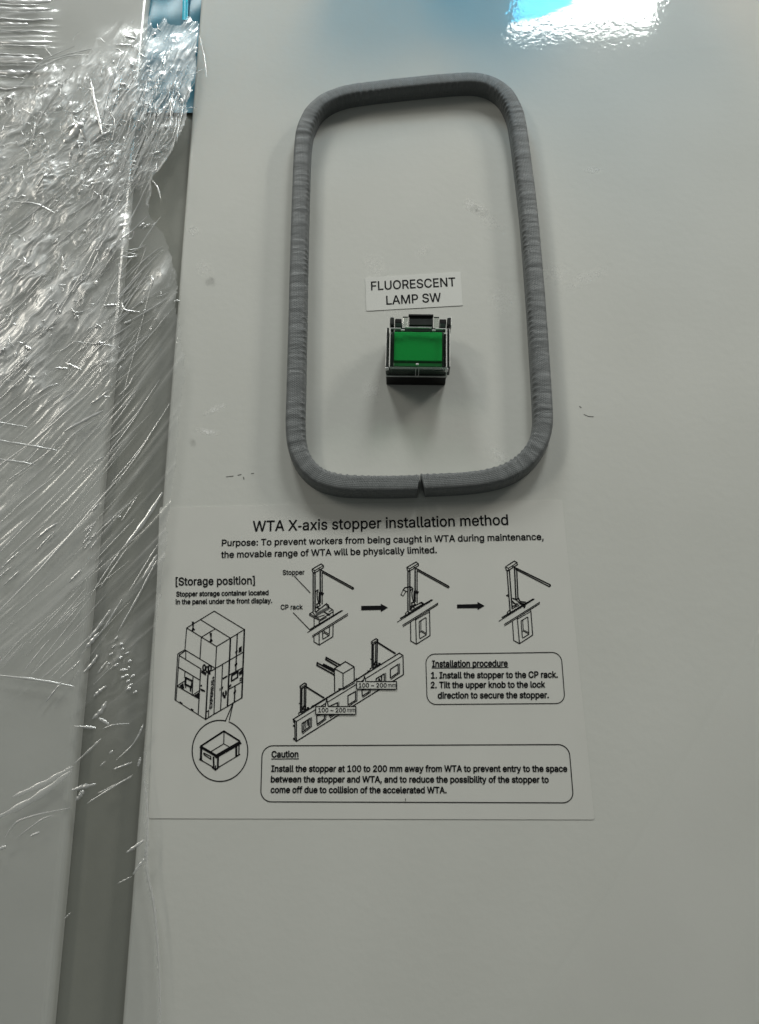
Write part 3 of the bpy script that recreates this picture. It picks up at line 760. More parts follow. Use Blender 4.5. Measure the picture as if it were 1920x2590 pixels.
k([(195, 1475), (320, 1395)], 1.8); k([(465, 1635), (580, 1560)], 1.6); k([(155, 1720), (690, 2060)], 1.6)
k([(690, 2060), (835, 1970), (1070, 1835), (1320, 1685)], 2.0); k([(1095, 1290), (1330, 1165)], 2.2); k([(1095, 1535), (1315, 1410)], 1.9)
k([(1203, 1480), (1190, 1760)], 2.6); k([(700, 1935), (745, 1905), (738, 2020)], 1.8)
k([(1170, 1770), (1040, 2075)], 2.0); k([(1170, 1770), (1102, 2075)], 2.0)
for x, y in ((470, 440), (782, 635)):
    ink.fill([(x - 22, y - 85), (x + 18, y - 75), (x + 10, y + 20), (x + 36, y + 60), (x - 5, y + 85), (x - 26, y + 70), (x - 8, y + 15)])
ink.line([(345, 1335), (460, 1395), (440, 1500), (335, 1450)], 4.0, True)
ink.fill([(330, 1450), (355, 1460), (350, 1520), (335, 1515)]); ink.fill([(415, 1495), (445, 1510), (435, 1580), (415, 1570)])
ink.fill([(230, 1480), (300, 1430), (320, 1520), (290, 1530)]); ink.fill([(490, 1640), (575, 1590), (575, 1680), (540, 1690)])
ink.fill([(238, 1745), (290, 1775), (285, 1800), (235, 1770)]); ink.fill([(435, 1865), (482, 1892), (475, 1920), (430, 1890)])
ink.disc((615, 1475), 14, 18); ink.fill([(600, 1520), (640, 1535), (680, 1560), (680, 1585), (640, 1575), (600, 1555)])
ink.fill([(620, 1200), (705, 1250), (695, 1300), (612, 1245)])
ink.ring((665, 1160), 22, 3.0, ry=48, n=16); ink.ring((762, 1170), 24, 3.0, ry=52, n=16); ink.ring((715, 1190), 20, 2.4, ry=50, n=14)
ink.fill([(700, 1220), (770, 1220), (780, 1275), (740, 1285)])
ink.fill([(1268, 815), (1322, 780), (1316, 880), (1264, 905)]);
ink.fill([(1205, 880), (1250, 850), (1245, 890), (1208, 915)]); ink.fill([(1195, 1100), (1243, 1070), (1240, 1110), (1195, 1140)]); ink.fill([(1178, 1580), (1222, 1550), (1218, 1590), (1176, 1620)])
ink.fill([(985, 1340), (1070, 1290), (1070, 1318), (988, 1368)])
ink.line([(1145, 1300), (1250, 1235), (1245, 1330), (1140, 1395)], 3.0, True); ink.line([(1150, 1280), (1255, 1215)], 3.4)
ink.fill([(1265, 1245), (1325, 1185), (1325, 1265), (1280, 1300)]); ink.line([(1290, 1350), (1318, 1330), (1315, 1375), (1288, 1392)], 1.6, True)
ink.fill([(1100, 1470), (1140, 1440), (1135, 1480), (1100, 1520)])
ink.fill([(935, 1520), (950, 1510), (945, 1560), (932, 1565)]); ink.fill([(965, 1505), (998, 1480), (990, 1535), (965, 1530)])
ink.disc((995, 1620), 17, 45); ink.disc((1043, 1600), 17, 48); ink.disc((1018, 1665), 22, 32)
ink.build('machine_drawing', M_ink, post)
zA = lambda x, y: (420 + x * .14528, 1520 + y * .14528)
text_part('machine_lettering', [('EXPERIUS+', zA(800, 1862), zA(842, 1300), (-6.6, 2.6), 0.035)], post, h=0.00030)
for o_ in post.children:
    if o_.name.startswith('machine_lettering'):
        pass
# crate in the round callout
ink = Ink(440, 1780, .14528)
ink.ring((802, 818), 484, 2.2, -71, 282, 72, ry=532)
k = ink.line
k([(870, 475), (470, 735)], 3.6); k([(870, 475), (1140, 645)], 3.6); k([(470, 750), (735, 905)], 5.6); k([(735, 915), (1145, 680)], 7.6)
k([(873, 480), (868, 695)], 1.9); k([(868, 695), (630, 840)], 1.9); k([(868, 695), (960, 745)], 1.6)
k([(475, 780), (470, 975)], 4.6); k([(450, 965), (495, 990)], 3.2); k([(690, 930), (695, 1120)], 3.6); k([(768, 930), (765, 1110)], 4.0)
k([(670, 1105), (725, 1150), (785, 1100)], 3.2); k([(725, 1080), (725, 1140)], 2.4); k([(1085, 730), (1085, 900)], 4.2); k([(1135, 690), (1130, 880)], 2.4)
k([(1080, 920), (1145, 880)], 2.8); k([(500, 995), (680, 1100)], 1.9); k([(775, 1105), (1085, 920)], 1.9)
k([(520, 855), (640, 915), (645, 965), (525, 885)], 2.2, True)
ink.build('crate_drawing', M_ink, post)

# stopper, step one
def stopper_top(ink, dx, dy, sc_, lean=0, wd=1.0):
    T = lambda pts: [(dx + x * sc_ + lean * y * sc_, dy + y * sc_) for x, y in pts]
    k = lambda p, w_, c=False: ink.line(T(p), w_ * wd, c)
    k([(610, 255), (615, 280), (640, 300), (700, 268), (785, 215), (785, 185), (750, 158), (610, 240)], 2.0, True)
    k([(612, 245), (650, 262), (785, 182)], 1.6); k([(650, 262), (645, 298)], 1.6)
    k([(625, 300), (625, 890)], 2.6); k([(655, 298), (655, 890)], 2.8); k([(735, 275), (735, 760)], 3.0); k([(765, 290), (765, 780)], 2.2)
    k([(720, 240), (1240, 525)], 2.6); k([(770, 292), (1235, 550)], 2.2); k([(1240, 525), (1250, 540), (1235, 550)], 2.6)
    k([(690, 570), (700, 560), (695, 600), (685, 620), (690, 690), (705, 745)], 2.2); k([(720, 600), (715, 680), (722, 740), (700, 770)], 2.2)
    k([(665, 600), (680, 570)], 2.0); k([(755, 600), (785, 615), (770, 640), (750, 630)], 2.2, True)
    k([(680, 780), (720, 770), (735, 800), (690, 830)], 2.2, True); k([(670, 830), (720, 850)], 2.4)
ink = Ink(690, 1400, .16344)
stopper_top(ink, 0, 0, 1)
k = ink.line
k([(330, 345), (578, 605)], 1.7); k([(318, 915), (578, 1185)], 1.7)
k([(570, 930), (570, 955), (718, 1030), (935, 900), (935, 875), (830, 800)], 1.8); k([(570, 930), (625, 900)], 1.8); k([(570, 930), (718, 1010)], 1.6)
k([(620, 905), (665, 975), (690, 965)], 1.8); k([(665, 905), (830, 775), (865, 800), (870, 850)], 2.2)
for i in range(12): k([(670 + i * 17, 920 - i * 9), (672 + i * 17, 968 - i * 9)], 1.5)
ink.fill([(780, 905), (800, 895), (860, 930), (860, 915), (895, 955), (840, 960), (850, 948)])
k([(690, 985), (800, 950)], 1.5); k([(870, 900), (920, 870)], 1.6); k([(640, 1005), (640, 1135)], 1.8); k([(718, 1030), (718, 1090)], 1.8); k([(935, 880), (935, 960)], 1.8)
k([(720, 1050), (830, 985)], 1.6)
k([(585, 1170), (1065, 885)], 2.8); k([(540, 1220), (1080, 882)], 1.5); k([(615, 1270), (1160, 928)], 1.7); k([(617, 1292), (1160, 955)], 1.7)
k([(638, 1275), (638, 1365), (718, 1415), (930, 1285), (935, 1095)], 1.9); k([(718, 1235), (718, 1415)], 1.9)
k([(770, 1200), (775, 1325), (875, 1265), (880, 1130)], 1.8); k([(795, 1190), (795, 1225), (870, 1270)], 1.7); k([(795, 1225), (775, 1245)], 1.5); k([(800, 1205), (875, 1245)], 1.5)
ink.build('stopper_drawing', M_ink, post)
# steps two and three
def rack_leg(ink, o, d=0):
    k = ink.line
    T = lambda pts: [(x + o[0] + d * (y - 600) , y + o[1]) for x, y in pts]
    k(T([(220, 650), (222, 830), (275, 860), (405, 778), (400, 545)]), 2.0); k(T([(268, 622), (275, 860)]), 2.0)
    k(T([(268, 628), (400, 552)]), 1.4)
    k(T([(302, 645), (305, 800), (312, 806), (370, 770), (368, 612), (362, 608), (302, 645)]), 1.8); k(T([(318, 640), (318, 738), (368, 768)]), 1.6); k(T([(318, 738), (306, 750)]), 1.4)
    k(T([(328, 732), (368, 755)]), 1.3)
def rails(ink, o):
    k = ink.line
    T = lambda pts: [(x + o[0], y + o[1]) for x, y in pts]
    k(T([(125, 615), (418, 440)]), 2.8); k(T([(95, 650), (430, 440)]), 1.5); k(T([(145, 680), (480, 470)]), 1.7); k(T([(150, 692), (480, 484)]), 1.7)
    k(T([(195, 545), (172, 565), (175, 590), (205, 575)]), 1.8, True); k(T([(195, 545), (215, 565), (190, 585)]), 1.4)
ink = Ink(980, 1400, .26634)
stopper_top(ink, -196, -20, .625, 0, 1.0)
rails(ink, (0, 0)); rack_leg(ink, (0, 0))
k = ink.line
k([(215, 520), (325, 462), (350, 480)], 2.2); k([(225, 540), (345, 475)], 1.6); ink.fill([(305, 462), (330, 458), (350, 478), (335, 485)]); k([(240, 500), (270, 485)], 2.4); k([(225, 535), (235, 470)], 2.2)
k([(128, 390), (150, 402), (175, 360), (188, 362), (150, 345), (128, 390)], 1.5); k([(150, 345), (165, 325), (210, 315)], 2.4); ink.fill([(205, 305), (245, 320), (215, 330)])
ink.build('stopper_drawing', M_ink, post)
ink = Ink(980, 1400, .26634)
def st3(ink):
    k = ink.line
    k([(1122, 130), (1128, 155), (1145, 162), (1235, 105), (1232, 85), (1205, 70), (1122, 125)], 2.0, True); k([(1125, 128), (1150, 138), (1232, 85)], 1.6); k([(1150, 138), (1147, 160)], 1.5)
    k([(1136, 160), (1165, 545)], 2.4); k([(1158, 158), (1185, 525)], 2.6); k([(1207, 135), (1220, 430)], 2.8); k([(1228, 150), (1240, 430)], 2.6)
    k([(1190, 122), (1545, 295)], 2.6); k([(1220, 150), (1535, 312)], 2.2); k([(1545, 295), (1548, 306), (1535, 313)], 2.6)
    k([(1130, 397), (1150, 408)], 2.0); k([(1130, 397), (1150, 388)], 1.6)
    k([(1190, 425), (1220, 435), (1245, 425), (1260, 455), (1310, 462), (1308, 490), (1265, 480), (1225, 440)], 2.6); k([(1290, 495), (1300, 515), (1310, 490)], 2.2); k([(1255, 465), (1305, 480)], 2.0)
    k([(1185, 450), (1225, 490), (1190, 500)], 2.4); k([(1195, 470), (1240, 480)], 2.2); k([(1190, 520), (1250, 490)], 1.8)
st3(ink)
rails(ink, (965, -8)); rack_leg(ink, (965, -5), .055)
ink.build('stopper_drawing', M_ink, post)

# long rack with two stoppers
ink = Ink(720, 1600, .20581)
k = ink.line
k([(103, 1065), (1410, 250), (1455, 280), (1460, 515), (145, 1335), (128, 1320), (125, 1090), (103, 1065)], 2.2)
k([(145, 1090), (1440, 290)], 1.7); k([(145, 1090), (145, 1335)], 2.4); k([(103, 1065), (145, 1090)], 2.0)
for y in (1080, 1130, 1290): ink.fill([(104, y), (126, y + 8), (126, y + 32), (104, y + 24)])
def win(x0, y0, x1, y1, x2, y2, x3, y3):
    k([(x0, y0), (x1, y1), (x2, y2), (x3, y3)], 2.2, True)
    k([(x1 + 18, y1 - 8), (x2 + 18, y2 + 6), (x3 + 6, y3 + 18)], 1.6)
win(215, 1115, 315, 1050, 312, 1150, 215, 1225)
k([(240, 1105), (235, 1190)], 2.6); k([(262, 1090), (258, 1178)], 1.6); ink.fill([(275, 1090), (300, 1070), (300, 1150), (280, 1140)])
win(395, 1020, 490, 1000, 488, 1060, 398, 1125); win(550, 905, 650, 860, 645, 970, 555, 1028)
win(778, 775, 872, 722, 872, 830, 780, 888); win(950, 705, 1040, 690, 1035, 728, 955, 778); win(1125, 565, 1225, 505, 1225, 600, 1125, 600); win(1300, 450, 1395, 388, 1395, 490, 1300, 555)
ink.fill([(1145, 585), (1160, 550), (1190, 600)]); ink.fill([(1180, 530), (1200, 520), (1200, 600), (1190, 600)])
k([(615, 720), (612, 440), (748, 355), (855, 420), (855, 605)], 2.2); k([(612, 440), (718, 500), (855, 420)], 1.8); k([(718, 500), (718, 700)], 2.0); k([(718, 700), (855, 620)], 1.8)
k([(510, 305), (685, 400)], 3.4); k([(505, 330), (650, 415)], 3.2); k([(400, 370), (605, 480)], 3.4); k([(395, 400), (605, 515)], 3.2); k([(510, 300), (505, 332)], 2.4); k([(402, 365), (395, 402)], 2.4)
k([(480, 395), (610, 460)], 5.5); k([(575, 490), (605, 525)], 2.0)
def mini(o):
    T = lambda pts: [(x + o[0], y + o[1]) for x, y in pts]
    kk = lambda p, w_, c=False: ink.line(T(p), w_, c)
    kk([(190, 655), (190, 680), (210, 690), (268, 650), (268, 630), (245, 618)], 2.2, True); kk([(195, 665), (215, 668), (265, 635)], 1.5)
    kk([(197, 690), (195, 980)], 2.8); kk([(213, 690), (212, 985)], 2.4); kk([(243, 668), (240, 910)], 2.6); kk([(262, 668), (258, 920)], 2.4)
    kk([(265, 665), (480, 800)], 3.6)
    kk([(220, 940), (240, 895), (260, 940)], 3.0, True); kk([(222, 970), (300, 930)], 2.4); ink.fill(T([(270, 915), (300, 915), (305, 945), (280, 960)]))
    kk([(172, 1005), (175, 985), (195, 975)], 2.0); kk([(178, 868), (195, 875)], 1.8)
mini((0, 0)); mini((878, -545))
k([(330, 915), (700, 690)], 2.8); ink.fill([(320, 925), (345, 885), (358, 915)]); ink.fill([(712, 680), (655, 685), (680, 715)])
k([(868, 588), (1050, 468)], 2.8); ink.fill([(858, 594), (880, 552), (900, 580)]); ink.fill([(1062, 462), (1015, 465), (1035, 492)])
ink.build('rack_drawing', M_ink, post)
for n_, (bx, tri, tx) in enumerate([([(383, 907), (875, 907), (875, 1003), (383, 1003)], [(500, 908), (518, 812), (536, 908)], ((414, 978), (752, 978), (768, 977), (866, 977))),
                    ([(885, 600), (1375, 600), (1375, 695), (885, 692)], [(966, 601), (982, 535), (997, 601)], ((912, 672), (1254, 672), (1270, 672), (1368, 672)))]):
    bgk = Ink(720, 1600, .20581, 0.00036)
    bgk.fill(bx); bgk.fill(tri)
    bgk.build('dimension_plate', M_poster, post)
    ik = Ink(720, 1600, .20581, 0.00044)
    ik.line([bx[0], tri[0], tri[1], tri[2], bx[1], bx[2], bx[3], bx[0]], 1.9)
    ik.build('dimension_frame', M_ink, post)
    e = lambda q: (720 + q[0] * .20581, 1600 + q[1] * .20581)
    text_part('dimension_lettering', [('100 ~ 200', e(tx[0]), e(tx[1]), 10.6, .012), ('mm', e(tx[2]), e(tx[3]), 11.5, 0)], post, h=0.00046)

# ------------------------------------------------------------------ small scuffs, dirt and painted glints on the panel
for pts_, w_ in (([(1477, 1048), (1488, 1053), (1501, 1054)], 1.4), ([(1466, 1028), (1470, 1031)], 1.6), ([(572, 1206), (590, 1204)], 1.5), ([(602, 1202), (610, 1200)], 1.6),
                 ([(616, 1207), (617, 1212)], 2.0), ([(636, 1198), (642, 1197)], 1.6), ([(1026, 2020), (1026, 2026)], 1.4)):
    ink = Ink(0, 0, 1, 0.00006 if pts_[0][1] < 1500 else 0.00024)
    ink.line(pts_, w_)
    ink.build('scratch_mark', M_scuff, panel if pts_[0][1] < 1500 else post)

def mat_glint_or_dirt(name, col, dens, scale):
    a = N(name)
    nz = a.noise(scale, 4, a.pos(), 0.65)
    edge = a.attr('edge')
    m_ = a.n('ShaderNodeMath', operation='MULTIPLY')
    a.link(a.ramp(nz, [(0.33, (0, 0, 0)), (0.66, (1, 1, 1))]), m_.inputs[0]); a.link(edge, m_.inputs[1])
    m2 = a.n('ShaderNodeMath', operation='MULTIPLY'); m2.inputs[1].default_value = dens
    a.link(m_.outputs[0], m2.inputs[0])
    tr = a.n('ShaderNodeBsdfTransparent')
    df = a.n('ShaderNodeBsdfDiffuse'); df.inputs[0].default_value = (*col, 1)
    mx = a.n('ShaderNodeMixShader')
    a.link(m2.outputs[0], mx.inputs[0]); a.link(tr.outputs[0], mx.inputs[1]); a.link(df.outputs[0], mx.inputs[2])
    return a.done(mx.outputs[0])
M_glint = mat_glint_or_dirt('painted_glint', (.98, .98, .96), 1.0, 600)  # white patches painted in for glints of the wrap mirrored in the panel
M_glint2 = mat_glint_or_dirt('faint_painted_glint', (.98, .98, .96), 0.5, 230)
M_dirt = mat_glint_or_dirt('dirt', (.12, .12, .11), 0.28, 500)
def glint_or_dirt(name, cx, cy, rx, ry, rot, mat):
    vs, fs, ed = [P(cx, cy, .00005)], [], [1.0]
    n = 20
    ca, sa = math.cos(math.radians(rot)), math.sin(math.radians(rot))
    for rr, ee in ((.5, .8), (1.0, 0.0)):
        for i in range(n):
            th = 6.28318 * i / n
            x, y = rx * rr * math.cos(th), ry * rr * math.sin(th)
            vs.append(P(cx + x * ca - y * sa, cy + x * sa + y * ca, .00005)); ed.append(ee)
    for i in range(n):
        fs.append((0, 1 + i, 1 + (i + 1) % n))
        fs.append((1 + i, 1 + n + i, 1 + n + (i + 1) % n, 1 + (i + 1) % n))
    o = mesh_obj(name, vs, fs, mat, panel)
    a_ = o.data.attributes.new('edge', 'FLOAT', 'POINT'); a_.data.foreach_set('value', ed)
glint_or_dirt('painted_glint', 1214, 532, 26, 16, 15, M_glint); glint_or_dirt('painted_glint', 1190, 520, 22, 16, 40, M_glint); glint_or_dirt('painted_glint', 1500, 431, 24, 9, 0, M_glint)
glint_or_dirt('painted_glint', 1240, 560, 50, 20, 35, M_glint2); glint_or_dirt('painted_glint', 1400, 690, 50, 30, 0, M_glint2); glint_or_dirt('painted_glint', 1480, 705, 80, 20, -25, M_glint2)
glint_or_dirt('painted_glint', 1270, 760, 50, 40, 60, M_glint2); glint_or_dirt('painted_glint', 1070, 635, 22, 16, -30, M_glint2); glint_or_dirt('painted_glint', 950, 670, 40, 26, 30, M_glint2); glint_or_dirt('painted_glint', 1000, 780, 40, 30, 60, M_glint2)
glint_or_dirt('painted_glint', 545, 1035, 36, 9, -25, M_glint); glint_or_dirt('painted_glint', 525, 1092, 36, 9, 8, M_glint); glint_or_dirt('painted_glint', 515, 680, 30, 22, 50, M_glint2); glint_or_dirt('painted_glint', 490, 585, 16, 14, 0, M_glint)
glint_or_dirt('painted_glint', 1260, 1150, 40, 26, 40, M_glint2); glint_or_dirt('painted_glint', 940, 985, 30, 40, 0, M_glint2)
glint_or_dirt('dirt_spot', 533, 713, 16, 16, 0, M_dirt); glint_or_dirt('dirt_spot', 487, 1120, 14, 10, 60, M_dirt); glint_or_dirt('dirt_spot', 452, 1440, 18, 40, 10, M_dirt); glint_or_dirt('dirt_spot', 448, 763, 7, 10, 10, M_dirt)

# ------------------------------------------------------------------ stretch wrap
wrap = empty('stretch_wrap', P(200, 1400, .004), 'crumpled clear stretch film pulled over cabinet edge and channel', 'plastic wrap')

def vnoise(x, z, seed):
    r = np.random.default_rng(seed)
    tab = r.random((256, 256))
    xi, zi = np.floor(x).astype(int), np.floor(z).astype(int)
    fx, fz = x - xi, z - zi
    fx = fx * fx * fx * (fx * (fx * 6 - 15) + 10); fz = fz * fz * fz * (fz * (fz * 6 - 15) + 10)
    g = lambda a, b: tab[a & 255, b & 255]
    return (g(xi, zi) * (1 - fx) + g(xi + 1, zi) * fx) * (1 - fz) + (g(xi, zi + 1) * (1 - fx) + g(xi + 1, zi + 1) * fx) * fz
def ridged(x, z, seed):
    return 1 - np.abs(2 * vnoise(x, z, seed) - 1)
def sstep(a, b, x):
    t = np.clip((x - a) / (b - a), 0, 1)
    return t * t * (3 - 2 * t)

ys_edge = np.array([-300, 50, 100, 180, 230, 300, 350, 400, 450, 530, 600, 700, 800, 900, 1300, 1900, 2069, 2216, 2280, 2400, 2584, 2900])
xs_edge = np.array([506, 506, 505, 500, 486, 474, 456, 428, 392, 372, 420, 448, 452, 470, 430, 366, 375, 375, 389, 400, 407, 418])
STEP = 0.0005
xs = np.arange(-0.215, -0.062, STEP)
zs = np.arange(-0.11, 0.375, STEP)
Xg, Zg = np.meshgrid(xs, zs)
U, Vp = proj(Xg, np.full_like(Xg, -0.003), Zg)
mm_x, mm_z = Xg * 1000, Zg * 1000
def crumple_mask(U, Vp):
    # strongest from the top right down to about row 1000, leaning along the pull of the film
    line = Vp + (U - 250) * 0.75
    m_ = sstep(90, 260, Vp + (330 - U) * -0.35 + 60) * (1 - sstep(620, 1120, line + 180 * np.sin(U / 37.0) * np.sin(Vp / 53.0)))
    m_ *= 1 - 0.75 * sstep(140, 60, U) * sstep(260, 200, Vp)
    low = np.exp(-((U - 300) / 60.0) ** 2 - ((Vp - 1700) / 130.0) ** 2)
    # over the open channel the film is thin and almost invisible, with a few wrinkled bits
    ch = sstep(-12, 22, U - (373 - .0961 * Vp)) * sstep(430, 520, Vp) * (1 - .75 * np.exp(-((Vp - 735 + (U - 380) * 1.0) / 45.0) ** 2) - .5 * np.exp(-((Vp - 860 + (U - 350) * 1.0) / 40.0) ** 2))
    m_ = m_ * (1 - .9 * np.clip(ch, 0, 1))
    return np.clip(np.maximum(m_, 0.55 * low), 0, 1)
cm = crumple_mask(U, Vp)
top = sstep(330, 180, Vp) * sstep(170, 90, U)           # the taut horizontal folds, top left
# pull direction turns from flat at the left to steep at the right
a0_, a1_, x0_, x1_ = math.radians(35), math.radians(61), -175.0, -78.0
ang = a0_ + (a1_ - a0_) * (mm_x - x0_) / (x1_ - x0_)
kk_ = (a1_ - a0_) / (x1_ - x0_)
gx = -np.log(np.cos(np.clip(ang, -1.2, 1.3))) / kk_
ac = (mm_z - gx) * np.cos(ang)
al = mm_x * 1.45
wx = 1.8 * (vnoise(mm_x / 6, mm_z / 6, 21) - .5) * 2
wz = 1.8 * (vnoise(mm_x / 6, mm_z / 6, 22) - .5) * 2
c1 = ridged((al + wx * 2) / 30, (ac + wz * 1.6) / 5.0, 1)
c1b = ridged((al + wx * 2) / 22, (ac + wz * 1.2) / 2.6, 14)
an2 = sstep(300, 600, Vp) * .9
c2 = ridged((al + wx * 2) / (6 + 5 * an2), (ac + wz * 2) / (6 - 1.5 * an2), 2)
c3 = ridged((al + wx * 1.5) / (2.6 + 3 * an2), (ac + wz * 1.5) / 2.3, 3)
c4 = ridged((al + wx) / 9, (ac + wz * .8) / 1.5, 9)
strk = ridged(al / 60, ac / 2.6, 4) * .6 + ridged(al / 45, ac / 1.3, 5) * .4
smk = sstep(500, 1000, Vp) * (1 - sstep(1450, 2050, Vp + (250 - U) * .3))
big = vnoise(mm_x / 22, mm_z / 22, 6) - .5
fine = vnoise(al / 25, ac / 8, 7) - .5
hor = ridged(mm_x / 60 + mm_z / 200, (mm_z + 1.0 * vnoise(mm_x / 15, mm_z / 15, 30)) / 3.6, 8)
height = 0.0030 + 0.0007 * big + 0.00035 * fine
patch = np.clip(vnoise(mm_x / 9 + 3, mm_z / 12, 50) * 1.3 - .15, 0.12, 1)         # calmer and wilder areas
patch2 = np.clip(vnoise(mm_x / 5 + 7, mm_z / 5, 51) * 1.5 - .25, 0.05, 1)
height = height + cm * (0.0008 * c1 ** 2 * (.3 + .7 * patch) + 0.00012 * c1b ** 2 * patch2 + 0.0009 * c2 ** 2 * patch ** 2 + 0.00050 * c3 ** 2 * patch2 ** 2 + 0.00010 * c4 ** 2) * .8 + cm * .0010
height = height + smk * (0.00032 * strk ** 3) + top * 0.0008 * hor ** 2
soft = vnoise(al / 26, ac / 9, 61) * vnoise(mm_x / 14, mm_z / 14, 62) * 2
fold = cm * (0.05 + .40 * soft + .10 * patch + 0.55 * c2 ** 9 * patch + 0.6 * c3 ** 10 * patch2 + .6 * c1 ** 12 * patch + .4 * c1b ** 14 * patch2 + .2 * c4 ** 14 * patch) + smk * (.05 + 0.34 * strk ** 7) + top * (.1 + .3 * hor ** 5)
fold = fold + 0.05 + 0.06 * (1 - sstep(1200, 2200, Vp)) * (vnoise(al / 30, ac / 14, 12))
fold = fold * (1 - .5 * sstep(150, 60, Vp) * sstep(120, 170, U)) + .05 * sstep(1900, 2300, Vp) * sstep(300, 370, U)
fold = np.clip(fold, 0, 1)
edge_x = np.interp(Vp, ys_edge, xs_edge) + 9 * (vnoise(mm_z / 7, mm_x * 0, 40) - .5) + 5 * (vnoise(mm_z / 2, mm_x * 0, 41) - .5)
inside = (U < edge_x) & (Vp > 55 + 40 * (vnoise(mm_x / 4, mm_z / 40, 45) - .5) - 2000 * (U < 372))
nz_, nx_ = Xg.shape
idx = np.arange(nz_ * nx_).reshape(nz_, nx_)
ok = inside[:-1, :-1] & inside[1:, :-1] & inside[:-1, 1:] & inside[1:, 1:]
# thicken (whiten) the hem of the film
near = (edge_x - U)
fold = np.where((near < 8) & (Vp > 1900), np.maximum(fold, .30), fold)
fold = np.where((near < 9) & (Vp < 520) & (Vp > 250), np.maximum(fold, .40), fold)
f4 = np.stack([idx[:-1, :-1][ok], idx[:-1, 1:][ok], idx[1:, 1:][ok], idx[1:, :-1][ok]], 1)
used = np.unique(f4)
remap = -np.ones(nz_ * nx_, int); remap[used] = np.arange(len(used))
V3 = np.stack([Xg.ravel(), -height.ravel(), Zg.ravel()], 1)[used]
f4 = remap[f4]

def mat_film():
    a = N('stretch_film')
    fo = a.attr('fold')
    tr = a.n('ShaderNodeBsdfTransparent'); tr.inputs[0].default_value = (.965, .97, .97, 1)
    df = a.n('ShaderNodeBsdfDiffuse'); df.inputs[0].default_value = (.95, .96, .96, 1)
    tl = a.n('ShaderNodeBsdfGlossy'); tl.inputs[0].default_value = (.97, .98, .98, 1); tl.inputs['Roughness'].default_value = .45
    mk = a.n('ShaderNodeMixShader'); mk.inputs[0].default_value = .45
    a.link(df.outputs[0], mk.inputs[1]); a.link(tl.outputs[0], mk.inputs[2])
    m1 = a.n('ShaderNodeMixShader')
    mu0 = a.n('ShaderNodeMath', operation='MULTIPLY', use_clamp=True); mu0.inputs[1].default_value = 0.75
    a.link(fo, mu0.inputs[0])
    a.link(mu0.outputs[0], m1.inputs[0]); a.link(tr.outputs[0], m1.inputs[1]); a.link(mk.outputs[0], m1.inputs[2])
    b = a.bump(a.noise(1500, 2, a.pos()), 0.05, 0.0003)
    gl = a.n('ShaderNodeBsdfGlossy'); gl.inputs['Roughness'].default_value = .15
    a.link(b, gl.inputs['Normal'])
    m2 = a.n('ShaderNodeMixShader')
    a.link(a.fresnel(0.058), m2.inputs[0]); a.link(m1.outputs[0], m2.inputs[1]); a.link(gl.outputs[0], m2.inputs[2])
    return a.done(m2.outputs[0])
M_film = mat_film()
me = bpy.data.meshes.new('film_sheet')
me.from_pydata(V3.tolist(), [], f4.tolist())
me.polygons.foreach_set('use_smooth', [True] * len(me.polygons))
at = me.attributes.new('fold', 'FLOAT', 'POINT'); at.data.foreach_set('value', fold.ravel()[used].astype(np.float32))
me.materials.append(M_film)
o = bpy.data.objects.new('film_sheet', me); COL.objects.link(o); o.parent = wrap; o.location = -wrap.location

# creases: narrow raised folds of the film
def film_h(x, z):
    i = int(np.clip(round((z - zs[0]) / STEP), 0, nz_ - 1)); j = int(np.clip(round((x - xs[0]) / STEP), 0, nx_ - 1))
    return height[i, j]
crease_v, crease_f, crease_a = [], [], []
def crease(pts, width, milky=.6, lift=0.0004, segs=14):
    """pts in photo px, width in px"""
    base = [Vector((p[0], p[1], 0)) for p in pts]
    cp = catmull(base, max(2, segs // max(1, len(pts) - 1)))
    n = len(cp)
    k0 = len(crease_v)
    R = 4
    flat = .45 if width < 5 else (.34 if width < 11 else .16)
    for i, c in enumerate(cp):
        p = P(c.x, c.y, .003)
        a, b = cp[max(i - 1, 0)], cp[min(i + 1, n - 1)]
        t = (P(b.x, b.y, .003) - P(a.x, a.y, .003)).normalized()
        nn = Vector((t.z, 0, -t.x))
        s_ = i / (n - 1)
        wd = width / 7000.0 * .62 * (math.sin(math.pi * min(1, max(0, s_ * .94 + .03))) ** .6) * (1 + .25 * math.sin(i * 1.7 + width))
        hb = film_h(p.x, p.z)
        for r in range(R + 1):
            th = math.pi * r / R
            q = p + nn * (-math.cos(th) * wd)
            crease_v.append((q.x, -(hb + lift + math.sin(th) * wd * flat), q.z))
            crease_a.append(milky)
    for i in range(n - 1):
        for r in range(R):
            q = k0 + i * (R + 1) + r
            crease_f.append((q, q + 1, q + R + 2, q + R + 1))
S3 = lambda L, oy: [(x * .339, oy + y * .339) for x, y in L]
ex = []
def E(oy, w_, milky, *pp): ex.append((S3(pp, oy), w_, milky))
